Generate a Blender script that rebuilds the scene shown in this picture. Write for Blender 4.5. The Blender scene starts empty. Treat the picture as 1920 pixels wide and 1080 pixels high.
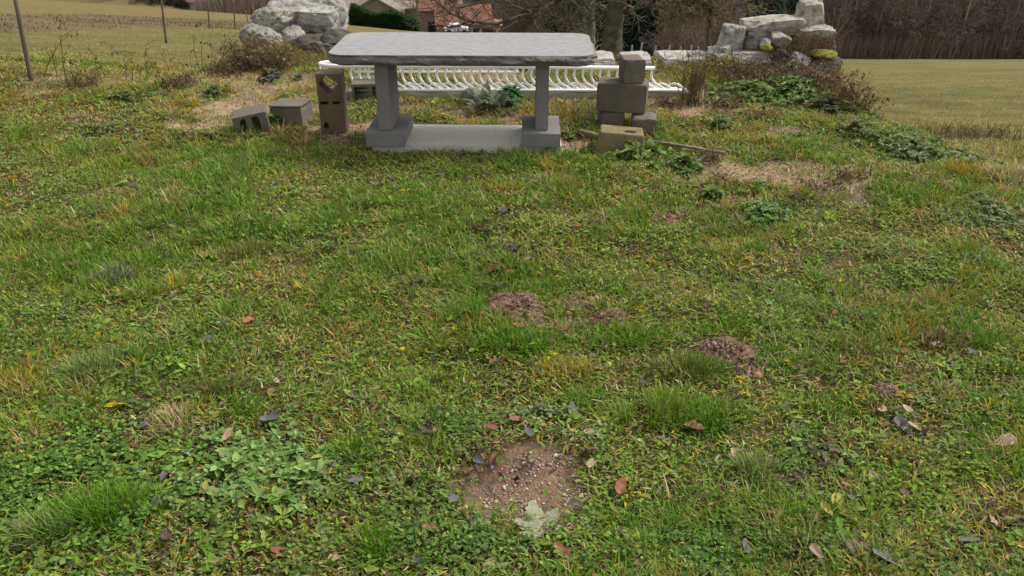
import bpy, bmesh, math, random
import numpy as np
from mathutils import Vector, Matrix, noise as mnoise

# ------------------------------------------------------------------ camera, light
F = 1580.0; PITCH = math.radians(27.1); HC = 1.7
CP, SP = math.cos(PITCH), math.sin(PITCH)
scn = bpy.context.scene
COL = scn.collection
cam = bpy.data.objects.new('camera', bpy.data.cameras.new('camera'))
COL.objects.link(cam); scn.camera = cam
cam.location = (0, 0, HC); cam.rotation_euler = (math.pi/2 - PITCH, 0, 0)
cam.data.sensor_width = 36; cam.data.lens = 36*F/1920
cam.data.clip_start = 0.05; cam.data.clip_end = 3000

SUN_EL, SUN_AZ = math.radians(50), math.radians(65)   # azimuth measured from +Y clockwise
w = bpy.data.worlds.new('World'); scn.world = w; w.use_nodes = True
nt = w.node_tree; nt.nodes.clear()
out = nt.nodes.new('ShaderNodeOutputWorld'); bg = nt.nodes.new('ShaderNodeBackground')
sky = nt.nodes.new('ShaderNodeTexSky'); sky.sky_type = 'NISHITA'; sky.sun_disc = False
sky.sun_elevation = SUN_EL; sky.sun_rotation = SUN_AZ
sky.dust_density = 3.0; sky.air_density = 1.0
hs = nt.nodes.new('ShaderNodeHueSaturation'); hs.inputs['Saturation'].default_value = 0.12
nt.links.new(sky.outputs[0], hs.inputs['Color']); nt.links.new(hs.outputs[0], bg.inputs[0])
bg.inputs[1].default_value = 0.105
nt.links.new(bg.outputs[0], out.inputs[0])
sl = bpy.data.lights.new('sun', 'SUN'); sl.energy = 1.25; sl.angle = math.radians(16); sl.color = (1, .95, .87)
so = bpy.data.objects.new('sun', sl); COL.objects.link(so)
sd = Vector((math.sin(SUN_AZ)*math.cos(SUN_EL), math.cos(SUN_AZ)*math.cos(SUN_EL), math.sin(SUN_EL)))
so.rotation_euler = sd.to_track_quat('Z', 'Y').to_euler(); so.location = (0, 0, 30)
scn.view_settings.view_transform = 'Standard'; scn.view_settings.look = 'None'
scn.view_settings.exposure = 1.08; scn.view_settings.gamma = 1

rng = np.random.default_rng(7); random.seed(7)

# ------------------------------------------------------------------ noise and ground
_tab = np.random.default_rng(99).random((256, 256))
def vn(x, y, s=0):
    x = np.asarray(x, float) + 37.3*s; y = np.asarray(y, float) + 11.9*s
    xi = np.floor(x).astype(int); yi = np.floor(y).astype(int); fx = x-xi; fy = y-yi
    fx = fx*fx*(3-2*fx); fy = fy*fy*(3-2*fy)
    a = _tab[xi & 255, yi & 255]; b = _tab[(xi+1) & 255, yi & 255]
    c = _tab[xi & 255, (yi+1) & 255]; d = _tab[(xi+1) & 255, (yi+1) & 255]
    return (a*(1-fx)+b*fx)*(1-fy) + (c*(1-fx)+d*fx)*fy
def fbm(x, y, sc, s=0, o=4):
    r = 0; a = .5; t = 0
    for k in range(o):
        r = r + a*vn(x/sc*2**k, y/sc*2**k, s+k*5); t += a; a *= .55
    return r/t
def smooth(a, b, x):
    t = np.clip((x-a)/(b-a), 0, 1); return t*t*(3-2*t)

BUMPS = []      # (x, y, rx, ry, h)
def edge_x(y): return np.maximum(3.1-.27*(y-4.8), 2.62+.10*np.maximum(y-6.6, 0))
def gz(x, y):
    x = np.asarray(x, float); y = np.asarray(y, float)
    u = x/np.maximum(y, 3.0)
    k = np.interp(u, [-.7, -.6, -.316, -.1, .05, .1, .4, .7], [.134, .138, .156, .175, .184, .206, .205, .205])
    za = np.interp(u, [-.6, -.25, 0, .1, .42], [.05, .2, .5, .7, .75])
    fd = za + k*(y-8)
    yb = 7.1 + 1.9*smooth(-3.0, -2.2, x) - .95*smooth(-.9, -.1, x)
    xr = edge_x(y)
    d = np.maximum(y-yb, 2.1*(x-xr))
    bank = .42*np.maximum(d, 0)
    fd = np.maximum(fd, .02)
    h = np.clip(.5+.5*(fd-bank)/.3, 0, 1)
    dep = fd*(1-h)+bank*h - .3*h*(1-h)
    dep = np.where(d > -.3, np.maximum(dep, 0), 0)
    z = -dep
    # the valley's far side
    yf = np.interp(u, [-.6, -.4, -.3, -.2, -.05, .05, .3, .36], [320, 260, 215, 190, 178, 130, 120, 141])
    z = z + .42*np.maximum(y-yf, 0)*smooth(0, 30, y-yf)
    z = z + 6*smooth(20, 200, y)*(fbm(x, y, 70, 3, 3)-.5)*smooth(0, 40, y-yf)
    near = 1-smooth(9, 14, y)
    z = z + near*(.08*(fbm(x, y, 1.1, 1, 3)-.5) + .055*(fbm(x, y, .30, 2, 3)-.5))
    z = z + (1-near)*.35*(fbm(x, y, 7, 6, 3)-.5)*(1-smooth(60, 130, y)*.4)
    for (bx, by, rx, ry, bh) in BUMPS:
        q = ((x-bx)/rx)**2 + ((y-by)/ry)**2
        z = z + bh*np.exp(-q*1.2)
    return z
def ray(px, py):
    v = (540-py)/F; u = (px-960)/F
    return u, CP+v*SP, -SP+v*CP
def P(px, py, z=None, Y=None):
    u, dy, dz = ray(px, py)
    if Y is not None: t = Y/dy
    elif z is not None: t = (z-HC)/dz
    else:
        t = .8; 
        while t < 400:
            if HC+t*dz < float(gz(u*t, dy*t)): break
            t *= 1.004
    return Vector((u*t, dy*t, HC+t*dz))
def PPM(pt):      # photo pixels per metre at a point
    return F/(pt.y*CP + (HC-pt.z)*SP)
def G(px, py):
    p = P(px, py); return p
def prx(x, y, z):  # project to photo pixels
    t = y*CP+(HC-z)*SP; v = (y*SP-(HC-z)*CP)/t
    return 960+F*x/t, 540-F*v
for px, py, Y, rx, ry, h in [(1462, 95, 8.1, .52, .38, .34), (1545, 118, 7.9, .25, .3, .15), (515, 95, 8.4, .42, .4, .08)]:
    b = P(px, py, Y=Y); BUMPS.append((b.x, Y, rx, ry, h))

# ------------------------------------------------------------------ naming helpers
def tag(o, label=None, cat=None, group=None, kind=None):
    if label: o['label'] = label
    if cat: o['category'] = cat
    if group: o['group'] = group
    if kind: o['kind'] = kind
    return o
def empty(name, loc=(0, 0, 0), rz=0):
    o = bpy.data.objects.new(name, None); COL.objects.link(o); o.location = loc; o.rotation_euler = (0, 0, rz)
    o.empty_display_size = .1
    return o
def link(name, me, mat, parent=None, loc=None, rot=None):
    o = bpy.data.objects.new(name, me); COL.objects.link(o)
    if mat is not None and len(me.materials) == 0: me.materials.append(mat)
    if parent: o.parent = parent
    if loc is not None: o.location = loc
    if rot is not None: o.rotation_euler = rot
    return o
def copy_tree(o, parent=None):
    c = o.copy(); COL.objects.link(c)
    if parent: c.parent = parent
    for ch in list(o.children): copy_tree(ch, c)
    return c

# ------------------------------------------------------------------ materials
def new_mat(name):
    m = bpy.data.materials.new(name); m.use_nodes = True; t = m.node_tree
    return m, t, t.nodes['Principled BSDF']
def N(t, typ, **kw):
    n = t.nodes.new(typ)
    for k, v in kw.items():
        if k in n.inputs: n.inputs[k].default_value = v
        else: setattr(n, k, v)
    return n
def noise_ramp(t, co, scale, stops, detail=6, rough=.6, dist=0):
    n = N(t, 'ShaderNodeTexNoise', Scale=scale, Detail=detail, Roughness=rough, Distortion=dist)
    t.links.new(co, n.inputs['Vector'])
    r = t.nodes.new('ShaderNodeValToRGB'); t.links.new(n.outputs['Fac'], r.inputs[0])
    el = r.color_ramp.elements
    while len(el) < len(stops): el.new(.5)
    for e, (p, c) in zip(el, stops):
        e.position = p; e.color = (*c, 1) if len(c) == 3 else (c[0],)*3+(1,)
    return r, n
def mix(t, fac, a, b, blend='MIX'):
    m = t.nodes.new('ShaderNodeMix'); m.data_type = 'RGBA'; m.blend_type = blend
    for s, v in ((m.inputs[0], fac), (m.inputs[6], a), (m.inputs[7], b)):
        if hasattr(v, 'is_output'): t.links.new(v, s)
        elif isinstance(v, (int, float)): s.default_value = v
        else: s.default_value = (*v, 1)
    return m.outputs[2]
def coords(t): return t.nodes.new('ShaderNodeTexCoord').outputs['Object']
def geo_pos(t): return t.nodes.new('ShaderNodeNewGeometry').outputs['Position']
def bump(t, bs, h, strength, dist=.01):
    b = N(t, 'ShaderNodeBump', Strength=strength, Distance=dist)
    t.links.new(h, b.inputs['Height']); t.links.new(b.outputs[0], bs.inputs['Normal'])
def concrete(name, c1, c2, c3=None, scale=9, bs_=.5, spots=None, thr=(.5, .62)):
    m, t, b = new_mat(name); co = coords(t)
    r1, n1 = noise_ramp(t, co, scale, [(.3, c1), (.7, c2)], 8, .65)
    r2, n2 = noise_ramp(t, co, scale*14, [(.35, (.62,)), (.6, (1.0,))], 4, .7)
    c = mix(t, .55, r1.outputs[0], r2.outputs[0], 'MULTIPLY')
    if spots:
        r3, n3 = noise_ramp(t, co, scale*.6, [(thr[0], (0,)), (thr[1], (1,))], 7, .7, .4)
        c = mix(t, r3.outputs[0], c, spots)
    t.links.new(c, b.inputs['Base Color']); b.inputs['Roughness'].default_value = .92
    b.inputs['Specular IOR Level'].default_value = .2
    n4 = N(t, 'ShaderNodeTexNoise', Scale=scale*9, Detail=8, Roughness=.75); t.links.new(co, n4.inputs['Vector'])
    bump(t, b, n4.outputs['Fac'], bs_, .012)
    return m
def rock_mat(name, base, pale, moss=None, mthr=.58, dark=(.06, .055, .045)):
    m, t, b = new_mat(name); co = coords(t)
    r1, n1 = noise_ramp(t, co, 5.5, [(.32, base), (.6, pale)], 9, .7, .5)
    r2, n2 = noise_ramp(t, co, 9, [(.38, (.3,)), (.5, (1.,))], 9, .75, 1.2)
    c = mix(t, .75, r1.outputs[0], r2.outputs[0], 'MULTIPLY')
    v = N(t, 'ShaderNodeTexNoise', Scale=38, Detail=5, Roughness=.8); t.links.new(co, v.inputs['Vector'])
    rv = t.nodes.new('ShaderNodeValToRGB'); t.links.new(v.outputs['Fac'], rv.inputs[0])
    rv.color_ramp.elements[0].position = .6; rv.color_ramp.elements[1].position = .66
    c = mix(t, rv.outputs[0], c, dark)
    if moss:
        r3, n3 = noise_ramp(t, co, 6, [(mthr, (0,)), (mthr+.06, (1,))], 8, .75, .3)
        c = mix(t, r3.outputs[0], c, moss)
    t.links.new(c, b.inputs['Base Color']); b.inputs['Roughness'].default_value = .95
    b.inputs['Specular IOR Level'].default_value = .15
    n4 = N(t, 'ShaderNodeTexNoise', Scale=22, Detail=10, Roughness=.75); t.links.new(co, n4.inputs['Vector'])
    bump(t, b, n4.outputs['Fac'], 1., .05)
    return m
def attr_mat(name, transl=.3, rough=.6, spec=.25, var=None):
    m, t, b = new_mat(name)
    a = t.nodes.new('ShaderNodeAttribute'); a.attribute_name = 'Col'
    c = a.outputs['Color']
    if var:
        r, n = noise_ramp(t, coords(t), var, [(.3, (.6,)), (.7, (1.25,))], 6, .7)
        c = mix(t, 1.0, c, r.outputs[0], 'MULTIPLY')
    t.links.new(c, b.inputs['Base Color'])
    b.inputs['Roughness'].default_value = rough; b.inputs['Specular IOR Level'].default_value = spec
    if transl > 0:
        tr = t.nodes.new('ShaderNodeBsdfTranslucent'); t.links.new(c, tr.inputs[0])
        mx = t.nodes.new('ShaderNodeMixShader'); mx.inputs[0].default_value = transl
        o = t.nodes['Material Output']
        t.links.new(b.outputs[0], mx.inputs[1]); t.links.new(tr.outputs[0], mx.inputs[2]); t.links.new(mx.outputs[0], o.inputs[0])
    return m
def plain(name, c, rough=.8, var=.25, scale=20, metal=0, bumpst=.2):
    m, t, b = new_mat(name); co = coords(t)
    r, n = noise_ramp(t, co, scale, [(.3, tuple(x*(1-var) for x in c)), (.7, tuple(min(1, x*(1+var)) for x in c))], 6, .6)
    t.links.new(r.outputs[0], b.inputs['Base Color']); b.inputs['Roughness'].default_value = rough
    b.inputs['Metallic'].default_value = metal
    b.inputs['Specular IOR Level'].default_value = .3
    if bumpst: bump(t, b, n.outputs['Fac'], bumpst, .01)
    return m
M_leaf = attr_mat('leaf', .25, .75, .12)
M_grass = attr_mat('grass', .3, .6, .2)
M_bark = attr_mat('bark', 0, .95, .1, 40)
M_far = attr_mat('far_twigs', 0, .95, .05)
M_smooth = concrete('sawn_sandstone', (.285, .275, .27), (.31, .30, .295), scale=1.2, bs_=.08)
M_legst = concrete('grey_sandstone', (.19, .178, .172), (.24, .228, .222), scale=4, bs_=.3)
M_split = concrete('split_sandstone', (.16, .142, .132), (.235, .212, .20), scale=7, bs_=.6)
M_slab = concrete('concrete_slab', (.52, .50, .42), (.60, .58, .50), scale=4, bs_=.25)
M_block = concrete('concrete_block', (.14, .122, .096), (.22, .192, .152), scale=7, bs_=.9)
M_blockb = concrete('brown_concrete_block', (.14, .102, .062), (.225, .17, .11), scale=7, bs_=.9)
M_blockg = concrete('grey_concrete_block', (.22, .21, .17), (.31, .29, .24), scale=7, bs_=.9, spots=(.13, .15, .06), thr=(.58, .7))
M_blocky = concrete('yellowed_concrete', (.22, .175, .085), (.32, .265, .15), scale=8, bs_=1, spots=(.16, .13, .05), thr=(.5, .65))
M_kerb = concrete('old_kerb', (.30, .27, .21), (.42, .39, .32), scale=5, bs_=.8)
M_rockg = rock_mat('grey_limestone', (.17, .15, .12), (.62, .60, .54))
M_rockd = rock_mat('dark_limestone', (.085, .075, .06), (.20, .18, .15))
M_rockm = rock_mat('mossy_limestone', (.24, .21, .16), (.64, .61, .54), (.13, .12, .02), .53)
M_rockb = rock_mat('beige_limestone', (.33, .29, .22), (.66, .62, .54))
M_rockw = rock_mat('pale_limestone', (.42, .385, .32), (.66, .63, .56), mthr=.66, moss=(.2, .17, .09))
M_moss = plain('moss', (.22, .21, .03), .95, .4, 60, bumpst=1)
M_white = plain('white_painted_steel', (.84, .83, .78), .45, .06, 12, bumpst=.05)
M_wood = plain('weathered_wood', (.17, .13, .095), .9, .35, 30, bumpst=.6)
M_post = plain('grey_post_wood', (.13, .11, .085), .95, .3, 15)
M_soil = concrete('mole_soil', (.12, .072, .045), (.22, .14, .095), scale=14, bs_=1)

# ------------------------------------------------------------------ fast mesh builders
def np_mesh(name, V, faces_by_n, C=None, sm=False):
    """V (n,3); faces_by_n list of int arrays (m,k); C (n,3) colours"""
    me = bpy.data.meshes.new(name)
    V = np.ascontiguousarray(V, dtype=np.float32)
    me.vertices.add(len(V)); me.vertices.foreach_set('co', V.ravel())
    tot = sum(f.size for f in faces_by_n); nf = sum(len(f) for f in faces_by_n)
    me.loops.add(tot); me.polygons.add(nf)
    me.loops.foreach_set('vertex_index', np.concatenate([f.ravel() for f in faces_by_n]).astype(np.int32))
    st = []; off = 0
    for f in faces_by_n:
        st.append(off + np.arange(len(f))*f.shape[1]); off += f.size
    me.polygons.foreach_set('loop_start', np.concatenate(st).astype(np.int32))
    if sm: me.polygons.foreach_set('use_smooth', np.ones(nf, bool))
    if C is not None:
        a = me.color_attributes.new('Col', 'FLOAT_COLOR', 'POINT')
        c4 = np.ones((len(V), 4), np.float32); c4[:, :3] = C
        a.data.foreach_set('color', c4.ravel())
    me.update(calc_edges=True); me.validate()
    return me
def blade_arrays(pos, h, w, az, lean, sag, col, tipc=None):
    n = len(pos); T = np.array([0, .38, .74, 1.]); W = np.array([1, .92, .6, 0.])
    up = np.sqrt(np.clip(1-lean**2, .02, 1))
    dx, dy = np.cos(az), np.sin(az); tw = az+np.pi/2+rng.normal(0, .5, n)
    sx, sy = np.cos(tw), np.sin(tw)
    V = np.zeros((n, 7, 3), np.float32); C = np.zeros((n, 7, 3), np.float32)
    if tipc is None: tipc = col*np.array([1.15, 1.08, 1.0])
    j = 0
    for k in range(4):
        t = T[k]; hor = h*lean*t**1.3; ver = h*up*t - h*sag*t*t
        c = pos + np.stack([dx*hor, dy*hor, ver], 1)
        cc = col*(1-t)+tipc*t
        if k < 3:
            off = np.stack([sx*w*W[k]/2, sy*w*W[k]/2, np.zeros(n)], 1)
            V[:, j] = c-off; V[:, j+1] = c+off; C[:, j] = cc; C[:, j+1] = cc; j += 2
        else: V[:, j] = c; C[:, j] = cc
    b = (np.arange(n)*7)[:, None]
    q = np.concatenate([b+np.array([0, 1, 3, 2]), b+np.array([2, 3, 5, 4])]); tr = b+np.array([4, 5, 6])
    return V.reshape(-1, 3), [q, tr], C.reshape(-1, 3)
def leaf_arrays(pos, az, pitch, L, W, col, fold=.25, curl=.15, roll=None):
    """leaves growing from pos along az, pitch above horizontal"""
    n = len(pos)
    if roll is None: roll = rng.normal(0, .35, n)
    f = np.stack([np.cos(az)*np.cos(pitch), np.sin(az)*np.cos(pitch), np.sin(pitch)], 1)
    s0 = np.stack([-np.sin(az), np.cos(az), np.zeros(n)], 1)
    u0 = np.cross(f, s0); 
    s = s0*np.cos(roll)[:, None] + u0*np.sin(roll)[:, None]; u = np.cross(f, s)
    L = L[:, None]; W = W[:, None]
    def pt(a, b, c): return pos + f*L*a + s*W*b + u*(W*c - L*curl*a*a)
    V = np.stack([pt(0, 0, 0), pt(.32, -.46, fold*.5), pt(.32, .46, fold*.5), pt(.34, 0, 0), pt(.7, -.36, fold*.4),
                  pt(.7, .36, fold*.4), pt(.72, 0, 0), pt(1, 0, 0)], 1)
    b = (np.arange(n)*8)[:, None]
    q = np.concatenate([b+np.array([1, 3, 6, 4]), b+np.array([3, 2, 5, 6])])
    tr = np.concatenate([b+np.array([0, 3, 1]), b+np.array([0, 2, 3]), b+np.array([4, 6, 7]), b+np.array([6, 5, 7])])
    C = np.repeat(col[:, None, :], 8, 1)*np.array([1, 1, 1, .93, 1, 1, .93, 1])[None, :, None]
    return V.reshape(-1, 3), [q, tr], C.reshape(-1, 3)
def seg_arrays(p0, p1, r0, r1, col, k=3):
    n = len(p0); d = p1-p0; d /= np.maximum(np.linalg.norm(d, axis=1, keepdims=True), 1e-9)
    ref = np.where(np.abs(d[:, 2:3]) > .9, np.array([[1., 0, 0]]), np.array([[0., 0, 1]]))
    a = np.cross(d, ref); a /= np.linalg.norm(a, axis=1, keepdims=True); b = np.cross(d, a)
    V = np.zeros((n, 2*k, 3))
    for i in range(k):
        th = 2*math.pi*i/k; o = a*math.cos(th)+b*math.sin(th)
        V[:, i] = p0+o*r0[:, None]; V[:, k+i] = p1+o*r1[:, None]
    base = (np.arange(n)*2*k)[:, None]
    q = np.concatenate([base+np.array([i, (i+1) % k, k+(i+1) % k, k+i]) for i in range(k)])
    C = np.repeat(col[:, None, :], 2*k, 1)
    return V.reshape(-1, 3), [q], C.reshape(-1, 3)
def join_arrays(parts):
    V = []; C = []; by = {}; off = 0
    for v, fs, c in parts:
        V.append(v); C.append(c)
        for f in fs: by.setdefault(f.shape[1], []).append(f+off)
        off += len(v)
    return np.concatenate(V), [np.concatenate(x) for x in by.values()], np.concatenate(C)
def build(name, parts, mat, parent=None, loc=None, sm=False):
    V, fs, C = join_arrays(parts)
    return link(name, np_mesh(name, V, fs, C, sm), mat, parent, loc)
def pal(n, cols, wts, jit=.18):
    cols = np.array(cols); wts = np.array(wts, float); wts /= wts.sum()
    i = rng.choice(len(cols), n, p=wts)
    return np.clip(cols[i]*(1+rng.normal(0, jit, (n, 1)))*(1+rng.normal(0, .06, (n, 3))), .004, .9)

# ------------------------------------------------------------------ bare patches, in ground coordinates
def ell(px, py, rx, ry):
    c = P(px, py, z=0); a = P(px+rx, py, z=0); b = P(px, py-ry, z=0)
    return (c.x, c.y, abs(a.x-c.x), abs(b.y-c.y))
BARE = [ell(*e) for e in [(1000, 905, 135, 78), (440, 203, 110, 13), (352, 236, 46, 11), (655, 243, 75, 17), (745, 275, 60, 6), (1085, 272, 50, 20),
        (620, 262, 40, 10), (1420, 322, 150, 26), (1545, 348, 105, 32), (1600, 370, 70, 16), (1265, 207, 90, 12), (1330, 195, 60, 10), (1560, 320, 60, 18),
        (430, 222, 60, 10), (540, 178, 70, 8), (580, 165, 60, 7), (780, 205, 60, 8), (850, 218, 40, 6), (1060, 185, 50, 6), (600, 205, 50, 8), (930, 290, 160, 5), (1410, 375, 90, 12), (1495, 400, 60, 10), (100, 755, 50, 20),
        (345, 145, 60, 6), (1200, 190, 40, 8), (1460, 240, 60, 8), (735, 650, 30, 8), (1115, 600, 60, 18), (965, 590, 62, 26), (1365, 668, 62, 34), (1150, 305, 60, 8), (1665, 737, 28, 12), (1245, 412, 38, 9), (1385, 413, 25, 8)]]
BAREW = [1, .95, .9, .95, .8, .95, .85, .95, .85, .8, .8, .75, .8, .8, .7, .7, .7, .6, .7, .8, .6, .5, .4, .55, .5, .6, .5, .4, .6, .9, .9, .6, .6, .7, .7]
def bare(x, y):
    m = np.zeros_like(np.asarray(x, float)); n = fbm(x, y, .22, 11, 4)
    for (cx, cy, rx, ry), wt in zip(BARE, BAREW):
        q = np.sqrt(((x-cx)/rx)**2+((y-cy)/ry)**2)
        m = np.maximum(m, wt*(1-smooth(.62, 1.25, q+(n-.5)*1.1)))
    m = np.maximum(m, .8*smooth(.50, .60, fbm(x, y, .6, 21, 4))*smooth(5.0, 6.0, y)*(1-smooth(8, 9, y)))
    m = np.maximum(m, .55*smooth(.62, .72, fbm(x, y, .4, 23, 4)))
    return m

# ------------------------------------------------------------------ ground sheet
def axis(fine0, fine1, step, lo, hi, g=1.12):
    a = list(np.arange(fine0, fine1, step)); s = step; x = a[-1]
    while x < hi: s *= g; x += s; a.append(min(x, hi))
    s = step; x = a[0]; b = []
    while x > lo: s *= g; x -= s; b.append(max(x, lo))
    return np.array(b[::-1]+a)
gx = axis(-5.2, 5.2, .028, -600, 600); gy = axis(.9, 10.5, .028, -200, 700, 1.06)
GX, GY = np.meshgrid(gx, gy); X = GX.ravel(); Y = GY.ravel(); Z = gz(X, Y)
bm_ = bare(X, Y)
nearm = 1-smooth(9, 12, Y)
Z = Z + nearm*(.006*(fbm(X, Y, .06, 31, 3)-.5)) - nearm*.012*bm_
q0 = BARE[0]; Z -= .03*np.exp(-(((X-q0[0])/q0[2])**2+((Y-q0[1])/q0[3])**2)*1.3)
nx, ny = len(gx), len(gy); idx = np.arange(nx*ny).reshape(ny, nx)
quads = np.stack([idx[:-1, :-1], idx[:-1, 1:], idx[1:, 1:], idx[1:, :-1]], -1).reshape(-1, 4)
n1 = fbm(X, Y, .5, 41, 4)[:, None]; n2 = fbm(X, Y, .12, 43, 4)[:, None]
soil = np.array([.19, .115, .075])*(1-n2)+np.array([.36, .24, .165])*n2
sand = smooth(3.9, 5.2, Y)[:, None]
soil = soil*(1-sand) + sand*(np.array([.32, .205, .13])*(1-n2)+np.array([.52, .36, .25])*n2)
thatch = np.array([.05, .05, .018])*(1-n1)+np.array([.12, .085, .04])*n1
col = thatch*(1-bm_[:, None])+soil*bm_[:, None]
# fields
u = X/np.maximum(Y, 3)
fn = fbm(X, Y, 5, 51, 5)[:, None]; ff = fbm(X, Y, .5, 53, 4)[:, None]
field = np.array([.145, .15, .040])*(1-fn)+np.array([.20, .175, .06])*fn
field = (np.array([.12, .115, .034])*(1-fn)+np.array([.185, .145, .055])*fn)*(.55+.9*ff)
fieldL = np.array([.125, .13, .038])*(1-fn)+np.array([.19, .15, .06])*fn
fieldL = fieldL*(.75+.5*ff)
ochre = smooth(0, 6, Y-(28+np.maximum(u+.6, -.1)*92))[:, None]*.6
fieldL = fieldL*(1-ochre)+np.array([.20, .145, .06])*(.8+.4*ff)*ochre
field = np.where((u < 0)[:, None], fieldL, field)
# rougher brown bands across the left meadow
_, PYY = prx(X, np.maximum(Y, 3), Z)
bandz = (.11*1)  # brown uncut grass strip, runs across the slope
def band(x, y):
    u_ = x/np.maximum(y, 3); yn = 15+np.maximum(u_+.6, -.1)*36; yf_ = 26+np.maximum(u_+.6, -.1)*92
    wv = 3*(fbm(x, y, 4, 57, 3)-.5)
    return smooth(-.6, 1.2, y-yn+wv)*(1-smooth(-1, 2.5, y-yf_+2*wv))*smooth(.2, .3, -u_)
bl = band(X, Y)
strip = .5+.5*np.sin(Y*1.1+X*.25+5*fn[:, 0])
brown = (np.array([.10, .075, .045])*(1-ff)+np.array([.18, .13, .075])*ff)
bl = (bl*(.55+.45*strip))[:, None]
field = field*(1-bl)+brown*bl
fo = smooth(0, 4, Y-np.interp(u, [-.6, -.4, -.3, -.2, -.05, .05, .3, .36], [320, 260, 215, 190, 178, 122, 116, 139]))[:, None]
yfr = np.interp(u, [.35, .4, .7], [139, 139, 139])
verge = (smooth(112, 116, Y)*(1-smooth(136, 139, Y))*smooth(.34, .38, u))[:, None]
field = field*(1-verge)+np.array([.10, .14, .03])*verge
litter = np.array([.085, .058, .045])*(1-ff)+np.array([.13, .088, .068])*ff
field = field*(1-fo)+litter*fo
# dark leaf litter under the conifers
dk = (smooth(74, 82, Y)*smooth(.06, .1, u)*(1-smooth(.30, .36, u)))[:, None]
field = field*(1-dk)+np.array([.075, .035, .022])*dk
ys = 7.3 + 1.7*smooth(-3.0, -2.2, X) - .8*smooth(-.9, -.1, X)
t = np.maximum(smooth(0, 1.2, Y-ys+.6*(n1[:, 0]-.5)), smooth(.0, .6, X-edge_x(Y)+.5*(n1[:, 0]-.5))*smooth(3.5, 5.5, Y))[:, None]
col = col*(1-t)+field*t
me = np_mesh('ground', np.stack([X, Y, Z], 1), [quads], col, True)
m, tt, b = new_mat('ground'); a = tt.nodes.new('ShaderNodeAttribute'); a.attribute_name = 'Col'; gp = geo_pos(tt)
r1, _n = noise_ramp(tt, gp, 60, [(.3, (.55,)), (.7, (1.3,))], 6, .75)
r2, _m = noise_ramp(tt, gp, 3.2, [(.35, (.72,)), (.65, (1.2,))], 7, .7)
c = mix(tt, 1., a.outputs['Color'], r1.outputs[0], 'MULTIPLY'); c = mix(tt, .8, c, r2.outputs[0], 'MULTIPLY')
tt.links.new(c, b.inputs['Base Color']); b.inputs['Roughness'].default_value = .97; b.inputs['Specular IOR Level'].default_value = .1
bump(tt, b, _n.outputs['Fac'], .7, .02)
ground = link('ground', me, m); tag(ground, kind='structure')

# ------------------------------------------------------------------ grass
GREEN = (.105, .235, .014); MID = (.185, .280, .030); YEL = (.350, .285, .030); BLUE = (.190, .260, .085)
STRAW = (.42, .34, .17); DEAD = (.19, .12, .06); OLIVE = (.235, .225, .036)
def infrustum(x, y, mg=.55):
    return np.abs(x) < (.61*(y*CP+HC*SP)+mg)
SLX0, SLX1, SLY0, SLY1 = P(700, 272, z=.04).x-.0, P(1055, 278, z=.04).x+.0, P(900, 276, z=.04).y, P(900, 235, z=.05).y
def offslab(x, y): return np.where((x > SLX0-.01) & (x < SLX1+.01) & (y > SLY0-.012*(x*0+1)) & (y < SLY1+.01), 0, 1)
def scatter(n, y0, y1, dens):
    """points spread so that their number falls off with distance"""
    y = rng.uniform(y0, y1, n); x = rng.uniform(-1, 1, n)*(.61*(y*CP+HC*SP)+.5)
    k = rng.random(n) < dens(x, y)
    return x[k], y[k]
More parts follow.
